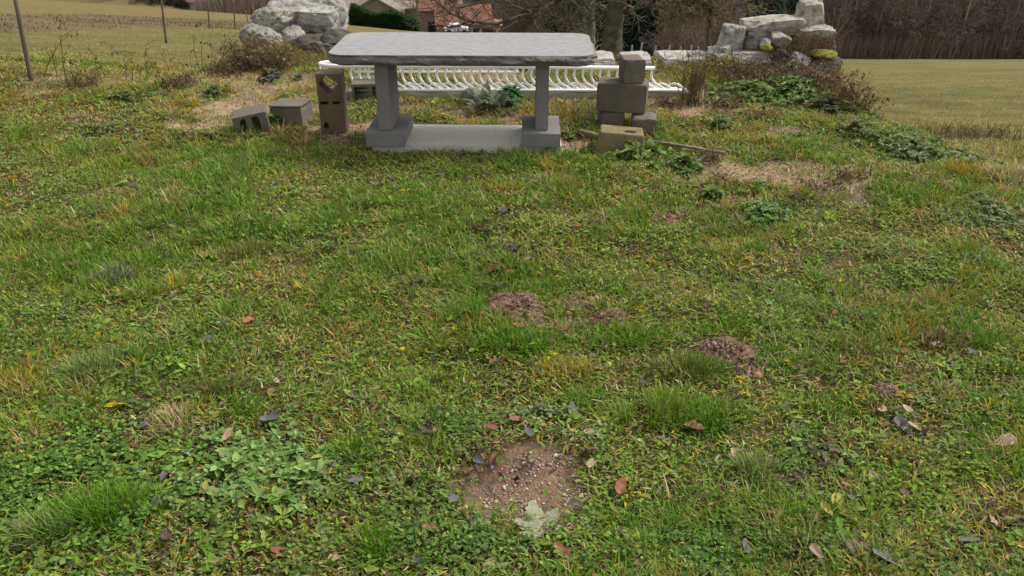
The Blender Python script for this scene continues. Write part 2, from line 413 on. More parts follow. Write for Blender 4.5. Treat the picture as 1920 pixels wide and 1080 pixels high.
# clumps read off the lawn: px, py, radius m, colour, height, count
CL = [(150, 490, .26, GREEN, .085, 1400), (250, 500, .2, GREEN, .085, 900), (60, 475, .16, GREEN, .08, 600), (340, 335, .4, GREEN, .075, 2000), (250, 390, .25, GREEN, .07, 1000), (370, 400, .34, GREEN, .075, 1500),
      (590, 420, .3, GREEN, .07, 1200), (200, 335, .3, MID, .07, 1200), (740, 490, .25, GREEN, .06, 900), (660, 500, .2, GREEN, .06, 700), (870, 330, .4, GREEN, .05, 1300), (540, 305, .35, GREEN, .06, 1200),
      (900, 590, .13, GREEN, .075, 800), (950, 640, .2, GREEN, .08, 1300), (860, 645, .18, (.13, .16, .03), .08, 1200), (1000, 650, .16, GREEN, .07, 900), (1030, 545, .16, GREEN, .06, 800), (1190, 635, .18, GREEN, .07, 1000),
      (1290, 700, .16, (.12, .15, .03), .08, 1000), (1340, 690, .12, GREEN, .07, 500), (1370, 625, .2, GREEN, .065, 900), (1440, 320, .2, YEL, .05, 300), (1640, 335, .3, GREEN, .07, 1300), (1700, 370, .3, GREEN, .07, 1200), (1420, 555, .2, BLUE, .06, 700), (1520, 590, .22, BLUE, .06, 900),
      (180, 700, .18, BLUE, .085, 1500), (210, 525, .12, (.16, .22, .13), .11, 500), (80, 560, .22, YEL, .07, 900), (20, 720, .13, YEL, .075, 700), (45, 760, .1, YEL, .05, 450), (400, 490, .14, STRAW, .07, 500), (470, 480, .13, (.16, .14, .05), .09, 600), (340, 800, .12, STRAW, .085, 600),
      (400, 740, .16, (.13, .155, .04), .075, 1100), (440, 770, .1, GREEN, .075, 700), (660, 850, .12, GREEN, .065, 1100), (790, 845, .11, (.15, .18, .03), .06, 800), (180, 980, .15, GREEN, .12, 1300), (240, 960, .12, GREEN, .1, 900), (90, 1010, .09, BLUE, .12, 400),
      (750, 1040, .12, GREEN, .08, 1000), (700, 1030, .1, GREEN, .08, 700), (1240, 770, .15, MID, .095, 1200), (1190, 790, .12, MID, .08, 800), (1330, 790, .14, GREEN, .08, 900), (1290, 555, .2, STRAW, .05, 600), (1300, 540, .15, YEL, .05, 500),
      (1740, 560, .3, MID, .06, 1200), (1850, 640, .2, GREEN, .07, 900), (1800, 600, .2, GREEN, .07, 800), (1420, 890, .1, BLUE, .09, 500), (1410, 880, .06, YEL, .06, 250), (1690, 860, .09, YEL, .06, 300), (1180, 980, .12, GREEN, .06, 900), (1480, 1000, .1, STRAW, .09, 300), (1640, 1060, .12, BLUE, .06, 700), (1050, 700, .15, YEL, .06, 700),
      (800, 730, .2, MID, .06, 1200), (620, 560, .2, GREEN, .06, 900), (550, 600, .18, MID, .06, 700), (1100, 350, .4, GREEN, .045, 1200), (1000, 370, .4, GREEN, .045, 1200), (760, 360, .35, GREEN, .055, 1200), (850, 265, .3, (.2, .2, .06), .03, 300), (1090, 760, .12, GREEN, .06, 600), (1800, 240, .35, STRAW, .12, 600), (1840, 290, .35, STRAW, .12, 900), (1800, 325, .14, YEL, .12, 500), (1880, 330, .2, STRAW, .1, 600),
      (1550, 760, .15, GREEN, .06, 600), (1600, 660, .2, (.15, .14, .04), .08, 500), (1760, 650, .12, (.17, .13, .05), .1, 400), (1860, 820, .14, GREEN, .06, 700), (1880, 700, .16, GREEN, .06, 700), (400, 280, .4, GREEN, .05, 1300), (250, 290, .35, OLIVE, .06, 900), (1270, 265, .22, GREEN, .05, 700), (30, 250, .3, YEL, .04, 500), (1050, 620, .08, STRAW, .06, 250), (1130, 575, .09, STRAW, .06, 300), (120, 155, .25, (.13, .2, .03), .09, 500), (360, 210, .12, YEL, .05, 250)]
parts = []
def tuftf(x, y): return fbm(x, y, .32, 61, 4)
n = 560000
x, y = scatter(n, 1.15, 9.2, lambda x, y: (1-.94*bare(x, y))*(.6+.4*smooth(.3, .55, tuftf(x, y)))*offslab(x, y)*(1-.45*smooth(5.6, 6.6, y)))
n = len(x); tf = tuftf(x, y); hue = fbm(x, y, .7, 71, 4); hue2 = fbm(x, y, .18, 73, 3)
h = (.014+.022*smooth(.42, .78, tf)+.012*rng.random(n))*rng.uniform(.5, 1.35, n)*(1+.03*y)
far = smooth(4.8, 6.5, y)
flat = rng.random(n) < (.55+.1*far); h = np.where(flat, h*.7+.014, h)
lean = np.where(flat, rng.uniform(.85, 1., n), rng.uniform(.2, .9, n))
wd = rng.uniform(.0022, .0052, n)*(1+.13*y)*np.where(rng.random(n) < .12, 1.5, 1)
c = pal(n, [GREEN, MID, YEL, BLUE, STRAW, DEAD], [.27, .32, .16, .10, .09, .06], .30)
cy_ = pal(n, [YEL, OLIVE, STRAW, DEAD], [.36, .32, .2, .12], .28)
cb_ = pal(n, [BLUE, MID, GREEN], [.4, .35, .25], .28)
s = rng.random(n)
yel = (s < .85*smooth(.52, .70, hue)+.06+.42*far)[:, None]; blu = (s > 1-.8*smooth(.5, .68, fbm(x, y, .6, 77, 4)))[:, None]
c = np.where(yel, cy_, np.where(blu, cb_, c))
dead = flat & (rng.random(n) < .20); c = np.where(dead[:, None], pal(n, [STRAW, DEAD, (.2, .15, .08)], [.4, .3, .3], .2), c)
pos = np.stack([x, y, gz(x, y)-.004 + np.where(flat, rng.uniform(0, .018, n), 0)], 1)
# lean direction follows a slowly turning field so that the grass has a nap
azf = fbm(x, y, .9, 81, 2)*10
az = azf+rng.normal(0, 1.8, n)
parts.append(blade_arrays(pos, h, wd, az, lean, rng.uniform(0, .3, n)*np.where(flat, .25, 1), c))
# tussocks, each of one colour, its blades leaning outwards
TB = offslab
x0, y0 = scatter(19000, 1.15, 9.0, lambda x, y: (1-bare(x, y))*(.35+.65*smooth(.38, .58, fbm(x, y, .4, 161, 3)))*TB(x, y)*(1-.5*smooth(5.4, 6.4, y)))
nt_ = len(x0); tk = 34
RR_ = rng.uniform(.02, .075, nt_)*(1+.07*y0); lush = smooth(.44, .56, fbm(x0, y0, .42, 163, 3)); hh_ = (.016+.055*lush)*rng.uniform(.6, 1.35, nt_)*(1+.03*y0)
hu = fbm(x0, y0, .45, 165, 4); fr = smooth(4.8, 6.5, y0)
ct = pal(nt_, [GREEN, MID, BLUE, (.15, .26, .03)], [.34, .34, .10, .22], .14)
cy2_ = pal(nt_, [YEL, OLIVE, STRAW, (.24, .29, .03), (.36, .235, .055), (.20, .13, .05)], [.20, .22, .12, .28, .11, .07], .16)
ct = ct*(1.12-.2*lush[:, None]); ct = np.where((rng.random(nt_) < (.95*smooth(.45, .56, hu)+.06)*(1-.6*lush)+.42*fr)[:, None], cy2_, ct)
ix = np.repeat(np.arange(nt_), tk); m_ = len(ix)
rr = np.sqrt(rng.random(m_)); th = rng.uniform(0, 6.2832, m_)
x = x0[ix]+RR_[ix]*rr*np.cos(th); y = y0[ix]+RR_[ix]*rr*np.sin(th)
ln = np.clip(.2+.6*rr+rng.normal(0, .2, m_), .05, .97); az = th+rng.normal(0, .7, m_)+np.where(rng.random(m_) < .25, rng.uniform(0, 6, m_), 0)
c = ct[ix]*(1+rng.normal(0, .16, (m_, 1))); dm = rng.random(m_) < .07; c[dm] = pal(int(dm.sum()), [STRAW, (.3, .2, .1)], [1, 1], .2)
parts.append(blade_arrays(np.stack([x, y, gz(x, y)-.004], 1), hh_[ix]*rng.uniform(.5, 1.2, m_), rng.uniform(.0022, .005, m_)*(1+.11*y), az, ln, rng.uniform(.05, .5, m_), np.clip(c, .004, .9)))
for (px, py, R, cc, hh, cnt) in CL:
    p = P(px, py); k = int(cnt*1.25); 
    rr = R*np.sqrt(rng.random(k))*rng.choice([1, .8, .6], k); th = rng.uniform(0, 2*np.pi, k)
    # several tussock centres inside the clump
    x = p.x+rr*np.cos(th)*1.15; y = p.y+rr*np.sin(th)*.8
    keep = (fbm(x, y, .12, 91, 3) > .36) & (rng.random(k) > bare(x, y)) & (offslab(x, y) > 0); x, y, rr, th = x[keep], y[keep], rr[keep], th[keep]; k = len(x)
    hq = hh*1.05*rng.uniform(.45, 1.15, k)*(1.05-.45*(rr/R)); 
    ln = np.clip(.25+.55*rr/R+rng.normal(0, .2, k), .05, .98)
    c = pal(k, [cc, MID, STRAW], [.82, .12, .06], .22)
    cl_az = np.where(rng.random(k) < .6, th+rng.normal(0, .6, k), rng.uniform(0, 6.28, k))
    parts.append(blade_arrays(np.stack([x, y, gz(x, y)-.004], 1), hq, rng.uniform(.0018, .0038, k)*(1+.12*p.y), cl_az, ln, rng.uniform(.05, .45, k), c))
# rough long grass on the lawn's edges and the near fields
def rough(n, x0, x1, y0, y1, hh, cols, wts, dens=None, wdt=.006):
    x = rng.uniform(x0, x1, n); y = rng.uniform(y0, y1, n)
    k = infrustum(x, y, 1.0)
    if dens is not None: k &= rng.random(n) < dens(x, y)
    x, y = x[k], y[k]; n = len(x)
    k2 = offslab(x, y) > 0; x, y = x[k2], y[k2]; n = len(x)
    parts.append(blade_arrays(np.stack([x, y, gz(x, y)-.01], 1), hh*rng.uniform(.4, 1.3, n), wdt*rng.uniform(.6, 1.3, n), rng.uniform(0, 6.28, n), rng.uniform(.2, .95, n), rng.uniform(0, .4, n), pal(n, cols, wts, .25)))
rough(45000, -9, -1.5, 6.3, 11, .045, [OLIVE, STRAW, YEL, MID], [.45, .15, .15, .25], lambda x, y: .3+.7*smooth(.4, .6, fbm(x, y, .5, 101, 3)))
rough(45000, 2.4, 7, 4.2, 9.5, .09, [OLIVE, STRAW, YEL, GREEN, DEAD], [.3, .3, .15, .15, .1], lambda x, y: smooth(-.3, .2, x-edge_x(y))*(.25+.75*smooth(.4, .6, fbm(x, y, .5, 103, 3))))
rough(50000, -22, -1, 9, 34, .05, [OLIVE, YEL, STRAW, MID], [.4, .15, .1, .35], lambda x, y: np.clip(9/y, 0, 1)*(.4+.6*smooth(.4, .6, fbm(x, y, 2, 105, 3))), .012)
rough(60000, 2.5, 24, 7.5, 34, .06, [OLIVE, YEL, STRAW, MID], [.45, .2, .25, .1], lambda x, y: np.clip(9/y, 0, 1), .012)
rough(14000, -.9, 2.2, 7.0, 8.1, .08, [OLIVE, STRAW, GREEN, DEAD], [.35, .25, .3, .1], lambda x, y: smooth(.4, .6, fbm(x, y, .4, 107, 3)), .006)
# uncut brown strip in the left meadow
rough(42000, -32, -3, 13, 56, .13, [(.15, .11, .06), (.22, .17, .09), (.1, .075, .04)], [.4, .3, .3], lambda x, y: band(x, y)*smooth(.4, .55, fbm(x, y*2, 3, 109, 3)), .02)
grass = build('grass', parts, M_grass); tag(grass, 'short mixed green, yellow and straw coloured grass covering the lawn and fields', 'grass', kind='stuff')

# ------------------------------------------------------------------ small-leaved ground cover
CG = (.135, .235, .04)
CLOVER = [(150, 900, .34, 1500, CG), (60, 880, .3, 900, CG), (330, 720, .22, 600, CG), (560, 1000, .22, 1700, (.16, .2, .05)), (820, 960, .2, 1500, (.12, .2, .045)), (900, 1010, .14, 900, (.12, .2, .045)), (1250, 1050, .22, 1500, (.10, .19, .04)), (1330, 1010, .16, 1000, (.12, .2, .04)),
          (1800, 1050, .22, 900, (.12, .2, .05)), (1480, 1060, .2, 700, (.12, .18, .05)), (1540, 890, .14, 700, (.12, .19, .04)), (40, 600, .25, 800, BLUE), (260, 620, .3, 400, CG), (860, 810, .14, 600, (.12, .2, .04)), (330, 640, .25, 400, CG), (1730, 930, .2, 800, MID), (1750, 860, .14, 300, (.18, .22, .06)), (450, 960, .2, 1100, (.15, .2, .05)),
          (1880, 900, .15, 500, MID), (1750, 500, .35, 900, BLUE), (1850, 410, .35, 1100, (.15, .2, .09)), (700, 700, .25, 600, MID), (520, 440, .3, 500, BLUE), (1000, 780, .1, 250, BLUE), (1150, 850, .12, 300, BLUE), (260, 1000, .2, 900, CG), (1600, 520, .3, 500, MID), (950, 430, .3, 500, MID), (60, 300, .4, 700, BLUE), (1240, 470, .3, 500, MID)]
parts = []
def disc(px, py, R, k):
    p = P(px, py); return p.x+rng.normal(0, R*.62, k), p.y+rng.normal(0, R*.5, k)
for (px, py, R, cnt, cc) in CLOVER:
    x, y = disc(px, py, R, int(cnt*(.62 if px > 300 or py < 800 else 1.1))); k = len(x)
    keep = (fbm(x, y, .13, 111, 3)+rng.normal(0, .05, k) > .47) & (rng.random(k) > bare(x, y)*.95); x, y = x[keep], y[keep]; k = len(x)
    L = rng.uniform(.006, .015, k)*(1+.08*y)*(1.25 if px < 320 and py > 800 else 1)
    # three or four leaflets per stalk
    for j in range(3):
        parts.append(leaf_arrays(np.stack([x, y, gz(x, y)+rng.uniform(.006, .032, k)], 1), j*2.09+rng.uniform(0, 1, k)+x*90, rng.normal(.15, .35, k), L, L*.85, pal(k, [cc, np.array(cc)*.7, np.array(cc)*1.3, (.28, .27, .05)], [1, .6, .4, .07], .2), .15, .1))
n = 105000
x, y = scatter(n, 1.15, 7.5, lambda x, y: (.16+.84*smooth(.46, .6, fbm(x, y, .4, 113, 4)))*(1-.9*bare(x, y))*np.clip(3/y, .3, 1)*offslab(x, y))
k = len(x); L = rng.uniform(.006, .016, k)*(1+.12*y)
parts.append(leaf_arrays(np.stack([x, y, gz(x, y)+rng.uniform(.004, .03, k)], 1), rng.uniform(0, 6.28, k), rng.normal(.1, .45, k), L, L*rng.uniform(.4, .9, k), pal(k, [GREEN, MID, BLUE, (.14, .19, .06), OLIVE], [.2, .3, .25, .15, .1], .22)))
# small broad-leaved rosettes
x0, y0 = scatter(3600, 1.15, 7.5, lambda x, y: (1-bare(x, y))*(.25+.75*smooth(.48, .6, fbm(x, y, .55, 171, 3)))*TB(x, y))
nt_ = len(x0); tk = 8; ix = np.repeat(np.arange(nt_), tk); m_ = len(ix)
Lr = rng.uniform(.012, .034, nt_)*(1+.05*y0); cr = pal(nt_, [MID, BLUE, (.22, .3, .06), YEL, (.15, .25, .04)], [.3, .2, .25, .08, .17], .15)
az = np.tile(np.arange(tk)*.785, nt_)+np.repeat(rng.uniform(0, 6, nt_), tk)+rng.normal(0, .3, m_)
L = Lr[ix]*rng.uniform(.6, 1.2, m_); x = x0[ix]+rng.normal(0, .004, m_); y = y0[ix]+rng.normal(0, .004, m_)
parts.append(leaf_arrays(np.stack([x, y, gz(x, y)+rng.uniform(.006, .022, m_)], 1), az, rng.normal(.3, .25, m_), L, L*rng.uniform(.35, .6, m_), np.clip(cr[ix]*(1+rng.normal(0, .12, (m_, 1))), .01, .9), .35, .25))
clover = build('clover', parts, M_leaf); tag(clover, 'low round-leaved clover and chickweed woven through the lawn', 'ground cover', kind='stuff')
# dead leaf crumbs and straw
n = 60000
x, y = scatter(n, 1.15, 8.5, lambda x, y: offslab(x, y)*(.15+.85*smooth(.5, .64, fbm(x, y, .35, 121, 4)))*np.clip(3/y, .3, 1))
k = len(x); L = np.where(rng.random(k) < .05, rng.uniform(.02, .045, k), rng.uniform(.005, .018, k))*(1+.06*y)
parts = [leaf_arrays(np.stack([x, y, gz(x, y)+rng.uniform(.002, .022, k)], 1), rng.uniform(0, 6.28, k), rng.normal(0, .3, k), L, L*rng.uniform(.2, .7, k), pal(k, [DEAD, (.17, .11, .07), (.10, .06, .045), (.26, .19, .11), (.09, .075, .07)], [.3, .25, .2, .15, .1], .25), .4, .3)]
for (px, py, R_, cnt) in ((950, 485, .15, 90), (905, 435, .09, 45), (935, 520, .08, 45), (945, 400, .1, 40), (985, 470, .1, 40), (915, 545, .05, 20), (1330, 400, .08, 16), (620, 470, .07, 12), (440, 560, .07, 12), (1745, 640, .09, 30), (1560, 865, .10, 35), (1710, 815, .08, 25), (1080, 425, .08, 20), (780, 535, .05, 14), (710, 350, .08, 16), (1400, 690, .06, 20), (930, 870, .1, 40), (1100, 860, .08, 20), (800, 820, .06, 14), (330, 900, .04, 14), (1495, 905, .07, 20), (1880, 990, .08, 20), (110, 830, .06, 12), (1320, 580, .06, 14)):
    x, y = disc(px, py, R_, cnt); k = len(x); L = rng.uniform(.015, .04, k)*(1+.06*y)
    parts.append(leaf_arrays(np.stack([x, y, gz(x, y)+rng.uniform(.008, .03, k)], 1), rng.uniform(0, 6.28, k), rng.normal(0, .5, k), L, L*rng.uniform(.35, .7, k), pal(k, [(.12, .07, .045), (.17, .10, .07), (.07, .045, .035), (.13, .12, .11), (.25, .15, .08)], [.3, .25, .2, .15, .1], .2), .6, .5))
lit = build('leaf_litter', parts, M_leaf); tag(lit, 'crumbled brown leaf bits and dead straw lying in the grass', 'leaf litter', kind='stuff')
# pebbles in the bare patches
ico = bmesh.new(); bmesh.ops.create_icosphere(ico, subdivisions=1, radius=1)
IV = np.array([v.co[:] for v in ico.verts]); IF = np.array([[v.index for v in f.verts] for f in ico.faces]); ico.free()
def pebble_arrays(x, y, z, r, col, fl=.6):
    k = len(x); sc = np.stack([r*rng.uniform(.7, 1.3, k), r*rng.uniform(.7, 1.3, k), r*fl*rng.uniform(.7, 1.2, k)], 1)
    jit = 1+rng.normal(0, .24, (k, len(IV), 1)); th = rng.uniform(0, 6.28, k)
    V = IV[None]*sc[:, None, :]*jit; ca, sa = np.cos(th)[:, None], np.sin(th)[:, None]
    V = np.stack([V[..., 0]*ca-V[..., 1]*sa, V[..., 0]*sa+V[..., 1]*ca, V[..., 2]], -1) + np.stack([x, y, z], 1)[:, None, :]
    Fc = (IF[None]+(np.arange(k)*len(IV))[:, None, None]).reshape(-1, 3)
    return V.reshape(-1, 3), [Fc], np.repeat(col[:, None, :], len(IV), 1).reshape(-1, 3)
parts = []
for bi, (e, cnt) in enumerate(zip(BARE, [2400]+[260]*30)):
    rr = np.sqrt(rng.random(cnt)); th = rng.uniform(0, 6.28, cnt); x = e[0]+e[2]*rr*np.cos(th)*.95; y = e[1]+e[3]*rr*np.sin(th)*.95
    if bi == 0:
        x = x+.25*e[2]*(rng.random(cnt) < .6); y = y-.1*e[3]
        keep = rng.random(cnt) < .15+.85*smooth(.42, .6, fbm(x, y, .1, 131, 3)); x, y = x[keep], y[keep]
    k = len(x); zz = gz(x, y)-.012*bare(x, y) - (.03*np.exp(-(((x-q0[0])/q0[2])**2+((y-q0[1])/q0[3])**2)*1.3))
    r = rng.gamma(1.5, .0013, k)+.0009; r = np.clip(r, .0008, .010)*(1 if bi == 0 else 1.3)
    parts.append(pebble_arrays(x, y, zz+.002, r, pal(k, [(.46, .35, .27), (.32, .23, .17), (.58, .50, .40), (.22, .145, .105)], [.35, .33, .17, .15], .15)))
gr = build('gravel', parts, attr_mat('gravel', 0, .9, .15)); tag(gr, 'small beige pebbles scattered on the bare earth patches', 'gravel', kind='stuff')

# ------------------------------------------------------------------ solid helpers
def bm_mesh(name, bm, sm=False):
    bmesh.ops.recalc_face_normals(bm, faces=bm.faces)
    me = bpy.data.meshes.new(name); bm.to_mesh(me); bm.free()
    if sm:
        for p in me.polygons: p.use_smooth = True
    return me
def bevel(o, wd=.006, seg=2):
    md = o.modifiers.new('bevel', 'BEVEL'); md.width = wd; md.segments = seg; md.limit_method = 'ANGLE'; md.angle_limit = math.radians(40)
    return o
def rough_box(name, sx, sy, sz, mat, parent=None, loc=(0, 0, 0), rot=(0, 0, 0), amp=.003, seed=0, bev=.006, cuts=8, taper=0, worn=0):
    """box standing on its origin, worn a little out of true"""
    bm = bmesh.new(); bmesh.ops.create_cube(bm, size=1)
    for v in bm.verts: v.co = Vector((v.co.x*sx, v.co.y*sy, (v.co.z+.5)*sz))
    bmesh.ops.bevel(bm, geom=bm.edges[:], offset=bev, segments=2, affect='EDGES')
    bmesh.ops.subdivide_edges(bm, edges=[e for e in bm.edges if e.calc_length() > .05], cuts=cuts, use_grid_fill=True)
    for v in bm.verts:
        d = mnoise.noise_vector(v.co*22+Vector((seed*7.1, 3, seed)))*amp + mnoise.noise_vector(v.co*5+Vector((seed*3.1, 1, seed)))*amp*1.5
        if taper: v.co.x *= 1-taper*v.co.z/sz
        # knocked corners
        if worn:
            e = (abs(v.co.x)/(sx/2))**6*(abs(v.co.z/sz-.5)*2)**6
            v.co -= Vector((v.co.x, v.co.y, v.co.z-sz/2)).normalized()*worn*e*max(0, mnoise.noise(v.co*9+Vector((seed, 5, 1)))+.35)
        v.co += d
    return link(name, bm_mesh(name, bm), mat, parent, loc, rot)
def holed(name, outer, holes, depth, mat, parent=None, loc=(0, 0, 0), rot=(0, 0, 0), bev=.005):
    """plate in XZ with holes right through, extruded along Y"""
    bm = bmesh.new(); loops = [outer]+holes; fr = []; edges = []
    for lp in loops:
        vs = [bm.verts.new((a, 0, b)) for a, b in lp]; fr.append(vs)
        for i in range(len(vs)): edges.append(bm.edges.new((vs[i], vs[(i+1) % len(vs)])))
    bmesh.ops.triangle_fill(bm, edges=edges, use_beauty=True, use_dissolve=False)
    faces = bm.faces[:]; mp = {}
    for vs in fr:
        for v in vs: mp[v] = bm.verts.new((v.co.x, depth, v.co.z))
    for f in faces: bm.faces.new([mp[v] for v in reversed(f.verts)])
    for vs in fr:
        for i in range(len(vs)):
            a_, b_ = vs[i], vs[(i+1) % len(vs)]; bm.faces.new((a_, b_, mp[b_], mp[a_]))
    o = link(name, bm_mesh(name, bm), mat, parent, loc, rot); return bevel(o, bev)
def rect(x0, z0, x1, z1): return [(x0, z0), (x1, z0), (x1, z1), (x0, z1)]
def rock(name, c, size, mat, rot=(0, 0, 0), seed=0, cut=9, amp=.05, parent=None, sub=4, lo=.62, hi=.95, boxy=0):
    bm = bmesh.new(); bmesh.ops.create_icosphere(bm, subdivisions=sub, radius=1)
    r = random.Random(seed*13+5); planes = []
    for _ in range(cut):
        d = Vector((r.gauss(0, 1), r.gauss(0, 1), r.gauss(0, 1))).normalized(); planes.append((d, r.uniform(lo, hi)))
    if boxy:
        for ax in range(3):
            for sg in (-1, 1):
                d = Vector((r.gauss(0, .07), r.gauss(0, .07), r.gauss(0, .07))); d[ax] = sg; planes.append((d.normalized(), boxy*r.uniform(.95, 1.08)))
        size = tuple(q/boxy*.80 for q in size)
    for v in bm.verts:
        p = v.co.copy()
        for d, k in planes:
            q = p.dot(d)
            if q > k: p -= d*(q-k)*.93
        rg = 1-abs(mnoise.fractal(p*2.2+Vector((seed*1.7, 4, 0)), 1, 2, 4))
        p *= 1+amp*1.6*mnoise.fractal(p*1.6+Vector((seed*3.7, 0, 0)), 1, 2, 3) + amp*.8*mnoise.fractal(p*7+Vector((seed, 9, 0)), .8, 2.1, 4) - amp*1.5*max(0, rg-.86)/.14
        v.co = Vector((p.x*size[0]/2, p.y*size[1]/2, p.z*size[2]/2))
    o = link(name, bm_mesh(name, bm, True), mat, parent, c, rot)
    return o
def tube(bm, pts, r, k=8, cap=True):
    rings = []
    for i, p in enumerate(pts):
        a = pts[max(i-1, 0)]; b = pts[min(i+1, len(pts)-1)]; d = (Vector(b)-Vector(a)).normalized()
        ref = Vector((0, 0, 1)) if abs(d.z) < .9 else Vector((1, 0, 0))
        s = d.cross(ref).normalized(); q = d.cross(s); rr = r[i] if isinstance(r, (list, tuple)) else r
        rings.append([bm.verts.new(Vector(p)+(s*math.cos(2*math.pi*j/k)+q*math.sin(2*math.pi*j/k))*rr) for j in range(k)])
    for a, b in zip(rings, rings[1:]):
        for j in range(k): bm.faces.new((a[j], a[(j+1) % k], b[(j+1) % k], b[j]))
    if cap: bm.faces.new(rings[0][::-1]); bm.faces.new(rings[-1])

# ------------------------------------------------------------------ stone bench
SL = .035
gA = P(765, 272, z=.03); gB = P(1052, 279, z=.03)
yaw = math.atan2(gB.y-gA.y, gB.x-gA.x)
slab_y0 = P(900, 276, z=.04).y; slab_y1 = P(900, 235, z=.05).y
xl = P(700, 272, z=.04).x; xr = P(1055, 278, z=.04).x
YAW = math.radians(-1.2)
sc_ = Vector(((xl+xr)/2, (slab_y0+slab_y1)/2, -.03))
slab = rough_box('concrete_slab', xr-xl, slab_y1-slab_y0, .085, M_slab, loc=sc_, rot=(0, 0, YAW), amp=.002, bev=.006)
tag(slab, 'pale flat concrete slab sunk in the grass beneath the stone bench', 'slab')
st = sc_.z+.083
bench = empty('stone_bench', (sc_.x, sc_.y, st), YAW)
tag(bench, 'grey sandstone bench with thick rough-edged top on two block legs', 'bench')
def tol(p): return bench.matrix_basis.inverted() @ p
bench.rotation_euler = (0, 0, YAW); bpy.context.view_layer.update()
BH = .088
lf = P(685.6, 251, z=st+BH); lf2 = P(758.6, 251, z=st+BH); rf = P(979.7, 252, z=st+BH); rf2 = P(1052.5, 252, z=st+BH); rb = P(981, 216.7, z=st+BH)
bd = min(rb.y-rf.y, .62)
for a_, b_, sd_ in ((lf, lf2, 3), (rf, rf2, 4)):
    c = tol(Vector(((a_.x+b_.x)/2, a_.y+bd/2, st+.002)))
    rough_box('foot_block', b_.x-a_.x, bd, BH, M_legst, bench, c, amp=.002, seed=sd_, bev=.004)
ly = P(1017, 246, z=st+BH).y
ztop = P(1000, 118, Y=ly).z - .006
for pxa, pxb, sd_ in ((711.5, 736.5, 5), (1004.5, 1028.5, 6)):
    a_ = P(pxa, 245, z=st+BH); b_ = P(pxb, 245, z=st+BH)
    lw = b_.x-a_.x; ld = .36
    c = tol(Vector(((a_.x+b_.x)/2, ly+ld/2, st+BH+.004)))
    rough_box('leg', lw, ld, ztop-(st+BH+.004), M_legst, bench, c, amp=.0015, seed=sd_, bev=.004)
# top: rounded corners, sawn face, hammered edge
fy = ly-.075; 
zf = P(860, 103, Y=fy).z
A = P(617, 98, z=zf); B = P(1117.5, 101, z=zf); bk = P(880, 61, z=zf)
tx0, tx1, ty0, ty1 = A.x, B.x, P(860, 104, z=zf).y, bk.y
print('bench top', tx0, tx1, ty0, ty1, zf, ztop, 'yaw', yaw)
rc = .11; outl = []
cx_, cy2 = (tx0+tx1)/2, (ty0+ty1)/2; hx, hy = (tx1-tx0)/2, (ty1-ty0)/2
for (ox, oy, a0) in ((hx-rc, -(hy-rc), -90), (hx-rc, hy-rc, 0), (-(hx-rc), hy-rc, 90), (-(hx-rc), -(hy-rc), 180)):
    for j in range(9):
        a = math.radians(a0+j*90/8); outl.append((ox+rc*math.cos(a), oy+rc*math.sin(a)))
# resample
dense = []
for i in range(len(outl)):
    p, q = Vector(outl[i]), Vector(outl[(i+1) % len(outl)]); nseg = max(1, int((q-p).length/.014))
    for j in range(nseg): dense.append(p.lerp(q, j/nseg))
bm = bmesh.new(); TH = zf-ztop; rings = []
prof = [(0, 0, 0), (.004, -.004, .15), (.010, -.018, 1), (.016, -.034, 1), (.012, -.052, 1), (.002, -.066, 1), (-.014, -.078, .8), (-.03, -TH, .2)]
prof = [(o, z*min(1, TH/.085) if i < 7 else z, a) for i, (o, z, a) in enumerate(prof)]
nd = len(dense)
for (off, z, am) in prof:
    ring = []
    for i, p in enumerate(dense):
        tg = (dense[(i+1) % nd]-dense[i-1]).normalized(); nn = Vector((tg.y, -tg.x))
        s_ = Vector((p.x*1.0, p.y, z))
        ch = mnoise.cell(Vector((p.x*11+.4*math.sin(p.x*30)+z*25, p.y*9, 3.3+z*8)))
        am2 = am*(.016*(mnoise.noise(Vector((p.x*9, p.y*9, z*28)))) + .010*(ch-.5) + .006*mnoise.noise(s_*60))
        q = p+nn*(off+am2); ring.append(bm.verts.new((q.x, q.y, z+am*.005*mnoise.noise(s_*20+Vector((5, 5, 5))))))
    rings.append(ring)
for a_, b_ in zip(rings, rings[1:]):
    for j in range(nd): bm.faces.new((a_[j], a_[(j+1) % nd], b_[(j+1) % nd], b_[j]))
ft = bm.faces.new(rings[0]); fb = bm.faces.new(rings[-1][::-1])
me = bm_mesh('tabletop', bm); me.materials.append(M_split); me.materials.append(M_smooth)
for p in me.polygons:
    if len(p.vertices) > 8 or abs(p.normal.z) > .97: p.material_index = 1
top = link('seat', me, None, bench, tol(Vector((cx_, cy2, zf))))
top['label'] = 'long smooth stone top with rough hammered edges'

# ------------------------------------------------------------------ concrete blocks
# tall one standing on end, left of the bench
a_ = P(603, 252, z=0); b_ = P(649, 252, z=0)
bw = b_.x-a_.x; bh_ = P(598, 140, Y=a_.y).z
sw = bw/45
def bx_(u, v): return ((u-598)*sw, bh_*(252-v)/(252-138))
dia = [bx_(603, 157), bx_(613, 142), bx_(617, 141), bx_(635, 156), bx_(634, 160), bx_(621, 175), bx_(617, 175)]
ar = [bx_(604, 241), bx_(604, 235), bx_(607, 229), bx_(610, 229), bx_(613, 235), bx_(613, 241), bx_(609, 244)]
o = holed('hollow_block', rect(0, 0, bw, bh_), [dia, rect(*bx_(602, 195.5), *bx_(616, 190.5)), rect(*bx_(624, 195.5), *bx_(637, 190.5)), ar], .16, M_blockb, loc=(a_.x, a_.y, float(gz(a_.x+.1, a_.y))-.01), rot=(0, 0, math.radians(2)), bev=.006)
tag(o, 'tall brown hollow concrete block standing on end, with a diamond hole near its top', 'concrete block')
